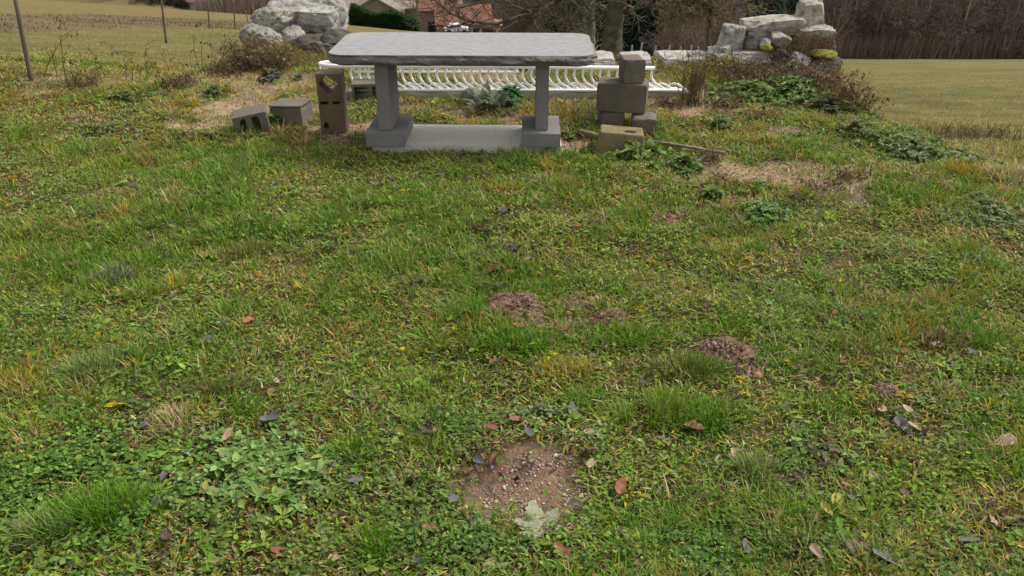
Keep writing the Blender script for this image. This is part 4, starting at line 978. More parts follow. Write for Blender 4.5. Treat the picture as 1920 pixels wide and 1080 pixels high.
herb('herb_patch', 1435, 410, 120, 46, 'blue-green herb clump beside the tiny molehill', [(.15, .26, .08), (.2, .3, .11)], .034, .55, 260, .06)
herb('herb_patch', 1335, 370, 70, 22, 'dark herb clump at the near edge of the sandy patch', NET, .045, .5, 60, .05)
herb('herb_patch', 1425, 355, 40, 20, 'small dark weed on the sandy patch', NET, .045, .5, 40, .06)
herb('herb_patch', 960, 194, 44, 26, 'bright green rosette right of the pale cabbage leaves', [(.07, .19, .07), (.1, .22, .09)], .08, .6, 80, .10)
herb('herb_patch', 825, 176, 60, 16, 'low green weeds in front of the white railing', NET, .06, .5, 90, .07)
herb('herb_patch', 1090, 245, 90, 20, 'green weeds at the right foot of the bench', NET, .05, .5, 120, .04)
herb('herb_patch', 1080, 178, 60, 18, 'green weeds behind the right bench leg', NET, .06, .5, 100, .06)
herb('herb_patch', 1350, 240, 60, 24, 'dark green weed clump on the mossy yard right of the stack', NET, .06, .5, 90, .07)
herb('herb_patch', 1710, 290, 180, 70, 'broad patch of dark brambles and nettles at the right edge of the lawn', NET+[(.2, .26, .13), (.24, .28, .15)], .05, .45, 620, .08)
herb('herb_patch', 1855, 400, 130, 60, 'pale green herbs at the right end of the lawn', [(.19, .26, .1), (.24, .3, .13)], .036, .5, 420, .05)
herb('herb_patch', 1405, 178, 130, 34, 'nettle patch growing at the left foot of the right rock pile', NET, .06, .55, 420, .08)
herb('herb_patch', 1490, 176, 110, 40, 'nettle patch growing at the right foot of the rock pile', NET, .06, .5, 460, .10)
herb('herb_patch', 1485, 140, 36, 22, 'tall nettle sprigs in the middle of the right rock pile', NET, .05, .55, 70, .1)
herb('herb_patch', 1600, 250, 80, 30, 'grey-green weeds at the lawn edge right of the rock pile', [(.15, .18, .07), (.2, .22, .1)], .04, .5, 200, .08)
herb('herb_patch', 405, 178, 44, 24, 'bluish weed on the yard at the left', [(.15, .2, .09)], .05, .5, 90, .07)
herb('herb_patch', 510, 150, 50, 16, 'reddish dock leaves at the left of the yard', [(.17, .09, .07), (.12, .15, .09)], .07, .5, 70, .06)
herb('herb_patch', 560, 148, 40, 14, 'bluish weed left of the tall hollow block', [(.12, .18, .12)], .06, .5, 50, .05)
herb('herb_patch', 380, 262, 160, 26, 'dark low weeds left of the two low blocks', [(.14, .18, .05), (.18, .2, .07)], .045, .5, 320, .04)
herb('herb_patch', 470, 240, 20, 26, 'weed sprig growing up the leftmost pale block', NET, .035, .6, 26, .12)
herb('herb_patch', 520, 236, 26, 12, 'weed between the two low blocks', NET, .045, .6, 20, .06)
herb('herb_patch', 190, 250, 130, 30, 'grey-green weeds on the left of the lawn', [(.18, .22, .08), (.2, .2, .09)], .032, .5, 260, .04)
herb('herb_patch', 240, 190, 80, 16, 'dark weed tuft at the far left of the yard', [(.14, .18, .055)], .04, .5, 140, .07)
herb('herb_patch', 1560, 205, 70, 24, 'tufts of rough weeds at the lower right of the rock pile', [(.1, .12, .05), (.13, .15, .07)], .05, .45, 160, .1)
herb('herb_patch', 505, 128, 40, 14, 'fresh green sprig at the foot of the left dry bush', [(.07, .17, .05)], .06, .5, 70, .08)
# pale cabbage-like leaves behind the bench
c = P(915, 206); base = Vector((c.x, c.y+.05, float(gz(c.x, c.y)))); me_parts = []
k = 26; az = rng.uniform(0, 6.28, k); L = rng.uniform(.10, .2, k)
pp = np.stack([rng.normal(0, .09, k), rng.normal(0, .04, k), rng.uniform(.0, .03, k)], 1)
me_parts.append(leaf_arrays(pp, az, rng.uniform(.3, 1.25, k), L, L*.5, pal(k, [(.22, .25, .16), (.17, .2, .12)], [1, 1], .1), .4, .25))
o = build('cabbage_plant', me_parts, M_leaf, None, base); tag(o, 'pale grey-green plant with big upright leaves behind the bench', 'plant')

def stems(name, px, py, wp, lab, n, h, col, spread=.25, Ys=None, r=.0025, branch=2, leafc=None, leafn=0, cat='plant', grp=None, zoff=0, lsz=.02, bend=.3, dep=None):
    c = P(px, py) if Ys is None else P(px, py, Y=Ys); s_ = PPM(c); R = wp/2/s_
    base = Vector((c.x, c.y, float(gz(c.x, c.y))+zoff)) if Ys is None or zoff == 0 else Vector(c)
    S0, S1, R0, R1 = [], [], [], []; tips = []
    for i in range(n):
        p = np.array([random.uniform(-R, R), random.uniform(-1, 1)*(dep if dep is not None else R*.5), 0.])
        p[2] = float(gz(base.x+p[0], base.y+p[1]))-base.z-.01 if zoff == 0 else 0
        d = np.array([random.gauss(0, spread), random.gauss(0, spread), 1.]); hh = h*random.uniform(.5, 1.15); ns = 5
        sb = np.array([random.gauss(0, bend), random.gauss(0, bend), -.1])*.3
        rad = r*random.uniform(.6, 1.2)
        for k in range(ns):
            d = d/np.linalg.norm(d); q = p+d*hh/ns; S0.append(p); S1.append(q); R0.append(rad*(1-.16*k)); R1.append(rad*(1-.16*(k+1)))
            if k > 0:
                for _ in range(branch):
                    if random.random() < .6:
                        e = d+np.array([random.gauss(0, .8), random.gauss(0, .8), random.gauss(0, .3)]); e /= np.linalg.norm(e); L_ = hh*random.uniform(.08, .3)
                        S0.append(q); S1.append(q+e*L_); R0.append(rad*.6); R1.append(rad*.3); tips.append(q+e*L_)
            p = q; d = d+sb
        tips.append(p)
    S0, S1, R0, R1 = map(np.array, (S0, S1, R0, R1)); m = len(S0)
    prt = [seg_arrays(S0, S1, R0, R1, pal(m, col, [1]*len(col), .2), 4)]
    if leafn:
        T = np.array(tips); i_ = rng.integers(0, len(T), leafn); L = rng.uniform(.5, 1.3, leafn)*lsz
        prt.append(leaf_arrays(T[i_]+rng.normal(0, .012, (leafn, 3)), rng.uniform(0, 6.28, leafn), rng.normal(-.2, .6, leafn), L, L*.5, pal(leafn, leafc, [1]*len(leafc), .2), .4, .4))
    o = build(name, prt, M_leaf, None, base); return tag(o, lab, cat, grp)
BRN = [(.17, .12, .075), (.11, .07, .045), (.24, .18, .11)]; STW = [(.32, .25, .14), (.24, .18, .1)]
stems('bare_shrub', 1300, 196, 46, 'upright twiggy shrub right of the railing end', 60, .46, [(.2, .14, .09), (.14, .09, .055), (.16, .15, .06)], .13, r=.003, branch=2, dep=.07)
stems('dry_bush', 488, 128, 96, 'dense brown dry bush in front of the left boulders', 280, .27, [(.24, .17, .09), (.15, .10, .06), (.11, .075, .045), (.32, .25, .13)], .6, r=.003, branch=3, leafc=[(.25, .19, .09), (.16, .11, .05), (.13, .15, .05)], leafn=1300, lsz=.028, bend=.6, dep=.16)
stems('dry_grass_clump', 585, 115, 110, 'olive dry grass clump between the left heap and the bench', 220, .11, [(.24, .21, .08), (.18, .17, .06), (.3, .25, .12)], .5, r=.0025, branch=0, dep=.25)
stems('dead_weeds', 425, 140, 70, 'blackish dead weeds left of the dry bush', 70, .14, [(.09, .065, .045), (.14, .1, .07)], .5, r=.003, leafc=BRN, leafn=120, lsz=.03, dep=.15)
stems('dead_weeds', 335, 160, 70, 'dark tangle of dead stems at the left edge of the yard', 80, .1, [(.11, .08, .06)], .8, r=.003, leafc=BRN, leafn=200, lsz=.03, dep=.1)
stems('dead_weeds', 160, 160, 60, 'dark dead weeds by the bright grass tuft at far left', 60, .12, [(.1, .07, .05)], .8, r=.003, leafc=BRN, leafn=120, lsz=.03, dep=.1)
for i, (px, py, h_) in enumerate(((62, 150, .3), (82, 146, .5), (108, 152, .42), (124, 148, .5), (152, 150, .55), (160, 140, .34), (190, 152, .42), (198, 146, .3), (236, 142, .3), (248, 150, .36), (272, 148, .46), (280, 144, .4), (296, 146, .5), (302, 140, .3), (318, 138, .34), (336, 142, .26), (352, 134, .3), (366, 140, .34), (378, 134, .5), (384, 138, .4), (398, 128, .34), (404, 136, .42), (412, 130, .3), (420, 122, .34), (140, 156, .22), (222, 140, .3))):
    stems('dead_stalk', px, py, 2, 'thin dark dead stalk standing along the left edge of the lawn', 1, h_*.95, [(.07, .05, .035), (.10, .075, .05)], .42, r=.0038, branch=1, cat='dead stalk', grp='dead stalks along the left lawn edge', leafc=[(.06, .045, .03)], leafn=7, lsz=.028, dep=.01)
# growth on the right rock pile
stems('dry_grass_clump', 1480, 112, 90, 'straw-coloured dry stems hanging over the middle of the right rock pile', 150, .26, STW+[(.14, .09, .055)], .5, Ys=7.7, zoff=.001, r=.0028, branch=1, dep=.12)
stems('dry_grass_clump', 1530, 88, 60, 'reddish dry stems on the right end of the rock pile', 90, .16, [(.22, .14, .08), (.15, .1, .06)], .7, Ys=7.65, zoff=.001, r=.0026, branch=1, dep=.1)
stems('dry_grass_clump', 1565, 90, 26, 'arching pale grass stems leaning right from the rock pile', 12, .42, STW, .35, Ys=7.8, zoff=.001, r=.0028, branch=0, bend=.5, dep=.1)
stems('dry_grass_clump', 1470, 40, 40, 'wispy pale grass blades behind the upright stone', 16, .2, STW, .5, Ys=8.3, zoff=.001, r=.002, branch=0, dep=.1)
stems('dead_weeds', 1420, 150, 150, 'brown tangle of dead weeds covering the front of the right rock pile', 280, .17, BRN+[(.24, .18, .09)], .7, r=.003, branch=2, leafc=BRN+[(.12, .12, .05)], leafn=800, lsz=.03, dep=.22)
stems('dead_weeds', 1530, 165, 110, 'brown dead undergrowth below the dark layered stone', 200, .2, BRN, .6, r=.003, branch=2, leafc=BRN, leafn=600, lsz=.032, dep=.2)
stems('dead_weeds', 1600, 200, 60, 'rusty orange-brown dead weed at the right corner of the rock pile', 90, .22, [(.2, .11, .05), (.12, .07, .04)], .6, r=.003, branch=2, leafc=[(.28, .17, .05), (.13, .07, .045), (.2, .12, .06)], leafn=200, lsz=.035, dep=.12)
stems('tall_dead_stalks', 1610, 180, 24, 'single dark stalk leaning right beside the rock pile', 1, .4, [(.12, .08, .05)], .3, r=.003, branch=2, cat='dead stalks', dep=.03)
stems('yellow_weed', 1345, 128, 50, 'yellow-leaved weed at the left foot of the right rock pile', 60, .12, [(.3, .25, .07)], .6, r=.0025, leafc=[(.38, .31, .08), (.25, .25, .07)], leafn=220, lsz=.045, dep=.1)
stems('dead_weeds', 1360, 200, 80, 'reddish dead stems on the mossy ground left of the nettles', 50, .14, [(.17, .09, .06), (.2, .13, .09)], .6, r=.0028, branch=2, leafc=BRN, leafn=60, lsz=.025, dep=.1)
stems('dead_weeds', 1430, 222, 50, 'tuft of mustard and brown leaves below the nettle patch', 50, .07, [(.25, .19, .07)], .9, r=.0025, leafc=[(.3, .24, .08), (.2, .13, .07)], leafn=260, lsz=.04, dep=.08)
stems('dead_weeds', 1080, 225, 80, 'grey-brown dry tuft right of the bench legs', 170, .11, [(.24, .19, .13), (.16, .12, .08)], .6, r=.0022, branch=1, dep=.12)
stems('dead_weeds', 1250, 200, 40, 'curled brown dead leaves right of the block stack', 16, .07, BRN, .6, leafc=BRN, leafn=120, lsz=.04, dep=.08)
stems('dead_weeds', 985, 175, 40, 'brown dry stems behind the bench, left of its right leg', 50, .14, BRN, .4, r=.0025, dep=.08)
stems('curled_dry_stalk', 1215, 262, 24, 'curled thin dry stem in front of the right lower block', 6, .14, STW, .6, r=.002, bend=1.2, cat='dry stem', dep=.02)
stems('dead_weeds', 1800, 262, 200, 'greyish-brown dry heather strip along the right field edge', 260, .16, [(.13, .1, .09), (.17, .13, .1)], .5, r=.003, branch=2, dep=.4)
stems('dead_weeds', 930, 212, 120, 'dry brown scraps of weed behind the slab', 90, .06, [(.2, .16, .09)], .9, r=.0022, leafc=[(.2, .19, .09), (.13, .14, .06)], leafn=260, lsz=.03, dep=.08)
stems('dead_seedhead', 1350, 945, 14, 'small dark dead flower stalk in the right foreground', 1, .09, [(.13, .06, .035)], .1, r=.0022, branch=0, leafc=[(.06, .04, .03)], leafn=16, lsz=.012, cat='dead flower', dep=.005)
for i, (px, py, wq_) in enumerate(((1430, 350, 60), (1545, 350, 70), (1500, 385, 80), (1360, 345, 40), (1600, 330, 50), (1330, 300, 40))):
    stems('dead_weeds', px, py, wq_, ['yellowish dry weed in the middle of the sandy patch', 'blackish curled weed on the right of the sandy patch', 'brown dead stems below the sandy patch', 'brown stems at the left rim of the sandy patch', 'grey-brown tuft at the right rim of the sandy patch', 'thin brown tuft at the end of the plank'][i], 40, .06, BRN if i else STW, .9, r=.002, branch=2, leafc=BRN if i else [(.3, .27, .07)], leafn=110, lsz=.028, dep=.08)

# ------------------------------------------------------------------ posts
def post(px0, py0, px1, py1, Y, r, lab, grp, mat=M_post, name='fence_post'):
    b = P(px1, py1, Y=Y); t_ = P(px0, py0, Y=Y+.0); gzb = float(gz(b.x, b.y))
    d = (t_-b); bm = bmesh.new(); L = max(d.length*1.25, .6)
    dn = d.normalized(); st_ = Vector((0, 0, gzb-.1-b.z)); k = 5
    pts = [st_+dn*(L-st_.z*0)*i/k + Vector((0, 0, 0)) for i in range(k+1)]
    tube(bm, pts, [r*(1-.04*i) for i in range(k+1)], 8)
    o = link(name, bm_mesh(name, bm, True), mat, None, b); return tag(o, lab, 'post', grp)
post(28, 0, 58, 153, 7.2, .022, 'thick grey wooden post at the far left', None)
for px0, px1, pyb, Y, r, lab in ((302, 312, 86, 15, .023, 'thin post in the left field, second from the left'), (388, 392, 52, 24, .024, 'thin post in the left field, third from the left'), (436, 440, 48, 30, .026, 'thin dark post in the left field, fourth from the left'), (458, 462, 20, 46, .03, 'most distant thin post, just left of the boulders')):
    post(px0, -2, px1, pyb, Y, r, lab, None)
for i, (px, pt_, pb_) in enumerate(((1183, 85, 99), (1198, 80, 99), (1225, 86, 101), (1251, 85, 101), (1291, 85, 102), (1308, 88, 102), (1326, 85, 102), (1275, 88, 101))):
    b = P(px, pb_, Y=70); g = float(gz(b.x, 70)); h_ = P(px, pt_, Y=70).z-g
    bm = bmesh.new(); tube(bm, [Vector((0, 0, -.2)), Vector((random.uniform(-.1, .25), 0, h_))], [.09, .08], 6)
    o = link('fence_post', bm_mesh('fence_post', bm), plain('pale_post', (.34, .30, .25), .9) if i == 0 else bpy.data.materials['pale_post'], None, (b.x, 70, g))
    tag(o, 'pale wooden stake in a row before the dark conifers', 'post', 'pale stakes below the conifers')

# ------------------------------------------------------------------ trees
def grow(S, p, d, L, r, depth, rnd, droop=.0, spread=.6, nseg=5, kids=(2, 4), wig=.18, minr=.004, up=.05):
    p = np.array(p, float); d = np.array(d, float); d /= np.linalg.norm(d); pts = []
    for k in range(nseg):
        q = p+d*L/nseg; rr0 = r*(1-.62*k/nseg); rr1 = r*(1-.62*(k+1)/nseg)
        S.append((p, q, max(rr0, minr), max(rr1, minr), depth)); pts.append((q, d.copy(), rr1))
        p = q; d = d+np.array([rnd.gauss(0, wig), rnd.gauss(0, wig), rnd.gauss(0, wig*.7)+up-droop]); d /= np.linalg.norm(d)
    if depth > 0:
        for (q, dd, rr) in pts[0 if depth < 3 else 1:]:
            for _ in range(rnd.randint(*kids)):
                a = np.array([rnd.gauss(0, 1), rnd.gauss(0, 1), rnd.gauss(0, .6)]); a -= dd*np.dot(a, dd); a /= np.linalg.norm(a)+1e-6
                e = dd*(1-spread)+a*spread*1.2
                grow(S, q, e, L*rnd.uniform(.35, .6), rr*rnd.uniform(.4, .62), depth-1, rnd, droop, spread, max(3, nseg-1), kids, wig*1.2, minr, up)
def segmesh(name, S, colf, kthick=8, joined=False):
    if joined:
        pts = [S[0][0]]+[q[1] for q in S]; rad = [S[0][2]]+[q[3] for q in S]; k = kthick; V = []
        # resample for bark relief
        PT, RD = [], []
        for i in range(len(pts)-1):
            for j in range(4): PT.append(pts[i]*(1-j/4)+pts[i+1]*j/4); RD.append(rad[i]*(1-j/4)+rad[i+1]*j/4)
        PT.append(pts[-1]); RD.append(rad[-1]); k = 20
        for p, r_ in zip(PT, RD):
            for j in range(k):
                a = 2*math.pi*j/k; d = Vector((math.cos(a), math.sin(a), 0)); nn = mnoise.fractal(Vector((p[0], p[1], p[2]*1.3))*1.0+d*1.1, 1, 2, 4)
                V.append(np.array(p)+np.array(d)*r_*(1+.28*nn))
        V = np.array(V); F4 = np.array([[i*k+j, i*k+(j+1) % k, (i+1)*k+(j+1) % k, (i+1)*k+j] for i in range(len(PT)-1) for j in range(k)])
        c3 = np.array(colf(3)); q_ = np.array([mnoise.fractal(Vector(v)*7, 1, 2, 4) for v in V]); q_ = np.clip(.5+.9*q_, 0, 1)[:, None]
        C = (c3[0]*.55*(1-q_)+c3[1]*1.3*q_)*(.8+.4*rng.random((len(V), 1)))
        return np_mesh(name, V, [F4], C, True)
    prt = []
    for lo_, hi_, k in ((0, .012, 3), (.012, .05, 4), (.05, 9, kthick)):
        s_ = [q for q in S if lo_ <= q[2] < hi_]
        if not s_: continue
        p0 = np.array([q[0] for q in s_]); p1 = np.array([q[1] for q in s_]); r0 = np.array([q[2] for q in s_]); r1 = np.array([q[3] for q in s_])
        prt.append(seg_arrays(p0, p1+(p1-p0)*.04, r0, r1, colf(len(s_)), k))
    V, fs, C = join_arrays(prt); return np_mesh(name, V, fs, C, True)
def tree_obj(name, loc_, trunkS, crownS, label, cat, grp=None, tc=None, cc=None, foliage=None):
    r = empty(name, loc_); tag(r, label, cat, grp)
    link('trunk', segmesh('trunk', trunkS, tc, 14, True), M_bark, r)
    o = link('crown', segmesh('crown', crownS, cc, 6), M_bark if foliage is None else M_leaf, r)
    if foliage is not None:
        o2 = build('foliage', foliage, M_leaf, o)
    return r
barkc = lambda n: pal(n, [(.15, .135, .105), (.20, .185, .15), (.11, .10, .065)], [1, 1, 1], .12)
twigc = lambda n: pal(n, [(.17, .15, .115), (.12, .095, .07), (.22, .20, .15)], [1, 1, .6], .2)
mossc = lambda n: pal(n, [(.20, .17, .08), (.15, .12, .08), (.24, .21, .10)], [1, 1, .7], .2)
def trunk_pts(pts, r0, r1, n=26, wob=.02):
    S = []; P_ = [np.array(q, float) for q in pts]
    out_ = []
    for i in range(n+1):
        t = i/n*(len(P_)-1); k = min(int(t), len(P_)-2); f_ = t-k; out_.append(P_[k]*(1-f_)+P_[k+1]*f_+np.array([random.gauss(0, wob*.4), random.gauss(0, wob*.4), 0]))
    for i in range(n):
        S.append((out_[i], out_[i+1], r0+(r1-r0)*i/n, r0+(r1-r0)*(i+1)/n, 3))
    return S
def from_px(px, py, Y, base): return np.array(P(px, py, Y=Y))-np.array(base)
# the near lichen-barked tree right of centre
rnd = random.Random(3); YT = 17.
bx = P(1143, 104, Y=YT); base = Vector((bx.x, YT, float(gz(bx.x, YT))-.1))
tS = trunk_pts([(0, 0, 0), from_px(1143, 104, YT, base), from_px(1148, 50, YT, base), from_px(1160, 0, YT, base), from_px(1172, -60, YT, base), from_px(1185, -160, YT+.3, base), from_px(1190, -330, YT+.5, base)], .22, .12)
tS[0] = (tS[0][0], tS[0][1], .30, .24, 3)
cS = []
def limb(pxs, Y0, r0, dep=2, droop=.03, L=None, wig=.25, kids=(1, 3), rate=1.):
    pts = [from_px(px, py, Y0+dy_, base) for px, py, dy_ in pxs]
    n_ = (len(pts)-1)*4
    sg = trunk_pts(pts, r0, r0*.3, n_, .03); cS.extend(sg)
    for (a_, b_, ra, rb_, _) in sg[1:]:
        for _k in range(rnd.randint(*kids)):
            if rnd.random() > rate: continue
            d = (b_-a_); d /= np.linalg.norm(d); q = np.array([rnd.gauss(0, 1), rnd.gauss(0, 1), rnd.gauss(0, .9)]); e = d*.5+q*.6
            grow(cS, b_, e, (L or .55)*rnd.uniform(.5, 1.2), rb_*.55, dep-1, rnd, droop, .6, 4, (1, 2), wig, .0045)
limb([(1150, 25, 0), (1190, 16, -.2), (1230, 8, -.3), (1275, -12, -.4)], YT, .05, 2)
limb([(1150, 40, 0), (1120, 10, .2), (1085, -15, .3)], YT, .035, 2)
limb([(1160, -20, 0), (1100, -30, -.3), (1040, 5, -.4), (985, 28, -.5), (930, 45, -.5), (880, 40, -.4), (840, 22, -.3), (815, 0, -.2)], YT, .05, 2, L=.7, kids=(1, 3))
limb([(1000, 25, -.5), (960, 10, -.6), (930, -20, -.6)], YT, .03, 2)
limb([(1100, -30, -.3), (1070, 0, -.2), (1040, 30, -.2), (1010, 50, 0)], YT, .03, 2, kids=(2, 3))
limb([(880, 40, -.4), (850, 52, -.3), (810, 46, -.2), (770, 20, -.2)], YT, .02, 2)
limb([(1165, -50, 0), (1060, -70, .3), (960, -30, .5), (900, 5, .5), (860, 15, .6)], YT, .04, 2, L=.7)
limb([(1165, -90, 0), (1240, -80, .3), (1300, -40, .5), (1340, 10, .5)], YT, .04, 2, L=.7)
for i in range(7):
    a = i*.9; grow(cS, tS[-3-i][0], (math.cos(a), math.sin(a), .7), 2.6, .07, 3, rnd, 0, .55, 5, (1, 3), .18, .006)
tree_obj('bare_tree', base, tS, cS, 'bare lichen-barked tree with drooping crooked branches behind the bench', 'tree', None, barkc, twigc)
# its two neighbours, straight trunks
for px, Y, r, lab, sd_ in ((1106, 19, .105, 'straight pale grey trunk just left of the lichen-barked tree', 11), (1088, 20.5, .115, 'darker trunk behind the straight pale one', 12)):
    bx = P(px, 100, Y=Y); base = Vector((bx.x, Y, float(gz(bx.x, Y))-.1)); rnd = random.Random(sd_)
    tS = trunk_pts([(0, 0, 0), from_px(px, 60, Y, base), from_px(px+1, 0, Y, base), from_px(px+4, -120, Y, base), from_px(px+5, -300, Y, base)], r*1.15, r*.7); cS = []
    for i in range(8): a = i*2.4; grow(cS, tS[-1-2*i][0], (math.cos(a), math.sin(a), .6), 1.9, .04, 2, rnd, 0, .55, 5, (1, 3), .2, .006)
    for i in range(5): a = i*1.4+1; grow(cS, tS[4+2*i][0], (math.cos(a), math.sin(a), .2), 1.0, .018, 2, rnd, .03, .55, 5, (1, 2), .28, .0045)
    tree_obj('bare_tree', base, tS, cS, lab, 'tree', None, barkc, twigc)
# bushy lichen-yellow tree drooping above the gap, and brown saplings below it
for px, Y, lab, sd_, spans in ((1330, 16, 'mossy yellow-twigged tree drooping over the gap left of the right rock pile', 21, [(1240, 1400, -30, 50)]),):
    bx = P(px, 104, Y=Y); base = Vector((bx.x, Y, float(gz(bx.x, Y))-.1)); rnd = random.Random(sd_)
    tS = trunk_pts([(0, 0, 0), from_px(px, 60, Y, base), from_px(px+6, -20, Y, base), from_px(px, -200, Y, base)], .05, .035); cS = []
    for i in range(26):
        sx_ = rnd.uniform(1300, 1400); ex = sx_+rnd.uniform(-110, 40); ey = rnd.uniform(0, 55)
        limb([(sx_, rnd.uniform(-70, -20), rnd.uniform(-.5, .5)), ((sx_+ex)/2, rnd.uniform(-30, 15), 0), (ex, ey, rnd.uniform(-.5, .5))], Y, .014, 2, .04, L=.4, kids=(1, 2))
    tree_obj('bare_tree', base, tS, cS, lab, 'tree', None, barkc, mossc)
# generic bare forest tree, a few variants
def forest_var(seed, H, ccol, low=.12):
    rnd = random.Random(seed); S = []; C_ = []
    random.seed(seed)
    S = trunk_pts([(0, 0, -1.), (rnd.uniform(-.3, .3), 0, H*.3), (rnd.uniform(-.6, .6), 0, H*.65), (rnd.uniform(-.8, .8), 0, H)], H*.011, H*.003, 12, .05)
    for i in range(30):
        t = low+(1-low)*i/30; k = int(t*11.9); a = rnd.uniform(0, 6.28); L = H*.26*(1.15-t)*rnd.uniform(.6, 1.2)
        grow(C_, S[k][0], (math.cos(a), math.sin(a), rnd.uniform(.3, 1.0)), L, .055*(1.2-t), 2, rnd, 0, .5, 4, (1, 3), .15, .018, .06)
    return segmesh('trunk', S, lambda n: pal(n, ccol, [1]*len(ccol), .15), 6), segmesh('crown', C_, lambda n: pal(n, [(.23, .175, .15), (.17, .13, .11), (.28, .22, .19)], [1, 1, .6], .15), 4)  # crown colours lightened: distance haze is put into the twig colour
vars_ = [forest_var(s_, H, [(.19, .155, .13), (.30, .265, .225)], lo_) for s_, H, lo_ in ((1, 15, .06), (2, 17, .12), (3, 13, .05), (4, 18, .2), (5, 11, .03))]
def plant_tree(me_pair, x, y, s_, lab, grp, name='bare_tree', rz=None):
    r = empty(name, (x, y, float(gz(x, y))-.1), random.uniform(0, 6.28) if rz is None else rz); r.scale = (s_,)*3; tag(r, lab, 'tree', grp)
    link('trunk', me_pair[0], M_far, r); link('crown', me_pair[1], M_far if name == 'bare_tree' else M_leaf, r); return r
random.seed(17); cnt = 0
for row, (y0, nrow) in enumerate(((142, 34), (147, 32), (153, 30), (161, 28), (172, 26), (186, 22))):
    for i in range(nrow):
        u_ = .35+(.72-.35)*(i+random.uniform(.1, .9))/nrow; y = y0+random.uniform(-1.5, 4)
        plant_tree(vars_[random.randrange(5)], u_*y, y, random.uniform(.85, 1.2), 'bare brown tree in the wood beyond the right field', 'bare trees of the wood beyond the right field')
for i in range(60):
    y = random.uniform(196, 250); u_ = random.uniform(-.36, .04)
    plant_tree(vars_[random.randrange(5)], u_*y, y, random.uniform(.7, 1.1), 'bare brown tree on the wooded hill behind the houses', 'bare trees on the hill behind the houses')
for i in range(22):
    y = random.uniform(150, 186); u_ = random.uniform(-.08, .06)
    plant_tree(vars_[random.randrange(5)], u_*y, y, random.uniform(.6, .9), 'bare brown tree between the orange house and the conifers', 'bare trees right of the orange house')
# brown saplings before the conifers
for i in range(26):
    y = random.uniform(74, 84); u_ = random.uniform(.17, .27)
    plant_tree(vars_[random.randrange(5)], u_*y, y, random.uniform(.3, .55), 'thin brown bare tree in front of the dark conifers', 'thin bare trees before the conifers')
# undergrowth
k = 60000; y = rng.uniform(139, 175, k); u_ = rng.uniform(.33, .74, k); x = u_*y
h = rng.uniform(1., 5., k)
parts = [blade_arrays(np.stack([x, y, gz(x, y)-.2], 1), h, rng.uniform(.03, .09, k), rng.uniform(0, 6.28, k), rng.uniform(.02, .35, k), np.zeros(k), pal(k, [(.23, .175, .145), (.16, .125, .105), (.28, .22, .185)], [1, 1, .6], .2))]  # right wood's thicket coloured lighter to stand in for haze
k = 16000; y = rng.uniform(186, 230, k); u_ = rng.uniform(-.36, .05, k); x = u_*y; h = rng.uniform(1., 4., k)
parts.append(blade_arrays(np.stack([x, y, gz(x, y)-.2], 1), h, rng.uniform(.05, .12, k), rng.uniform(0, 6.28, k), rng.uniform(.02, .35, k), np.zeros(k), pal(k, [(.17, .13, .105), (.12, .095, .08), (.22, .17, .14)], [1, 1, .6], .2)))
ug = build('undergrowth', parts, M_far); tag(ug, 'grey-brown leafless thicket filling the far woods', 'undergrowth', kind='stuff')
# conifers
def conifer_var(seed, H, cols):
    rnd = random.Random(seed); random.seed(seed); S = trunk_pts([(0, 0, -1), (0, 0, H)], H*.014, .03, 10, .02)
    n = 15000; t = rng.random(n)**1.15; z = H*(.03+.95*t); az0 = rng.integers(0, 12, n)*.5236+np.floor(z*2.2)*1.3
    R = H*.2*(1-t)+.15; rad = R*rng.random(n)**.6; az = az0+rng.normal(0, .14, n)
    pos = np.stack([rad*np.cos(az), rad*np.sin(az), z-rad*.35+rng.normal(0, .12, n)], 1)
    L = rng.uniform(.25, .6, n)
    fol = leaf_arrays(pos, az+rng.normal(0, .6, n), rng.normal(-.35, .3, n), L, L*.3, pal(n, cols, [1]*len(cols), .25), .3, .2)
    V, fs, C = fol
    return segmesh('trunk', S, lambda n: pal(n, [(.07, .05, .04)], [1]), 6), np_mesh('crown', V, fs, C)
cv = [conifer_var(31, 16, [(.022, .042, .024), (.035, .06, .035)]), conifer_var(32, 20, [(.02, .038, .024), (.03, .055, .032)])]
for i, (px, Y, s_) in enumerate(((1120, 92, .9), (1175, 88, 1.), (1215, 90, 1.05), (1255, 93, .95), (1300, 90, 1.), (1345, 91, .9), (1385, 95, 1.), (1425, 98, 1.), (1060, 100, .9), (1235, 99, 1.2), (1320, 100, 1.2), (1150, 99, 1.2), (1470, 104, 1.), (1270, 86, .7), (1195, 84, .6), (1365, 87, .6))):
    x = (px-960)/F*(Y/ray(px, 60)[1]); plant_tree(cv[i % 2], x, Y, s_, 'dark green conifer in the shaded stand behind the low wall', 'dark conifers behind the low wall', 'conifer')
cg = conifer_var(33, 14, [(.05, .10, .045), (.07, .13, .06)])
for px, Y, lab in ((1835, 150, 'lone dark green conifer among the bare trees at the right'), (1845, 156, 'second green conifer, half hidden behind the lone one at the right')):
    x = (px-960)/F*(Y/ray(px, 60)[1]); plant_tree(cg, x, Y, .8, lab, None, 'conifer')
cg2 = cv[0]; x = (915-960)/F*(215/ray(915, 10)[1]); plant_tree(cg2, x, 215, .8, 'small dark conifer on the hill above the orange house', None, 'conifer')

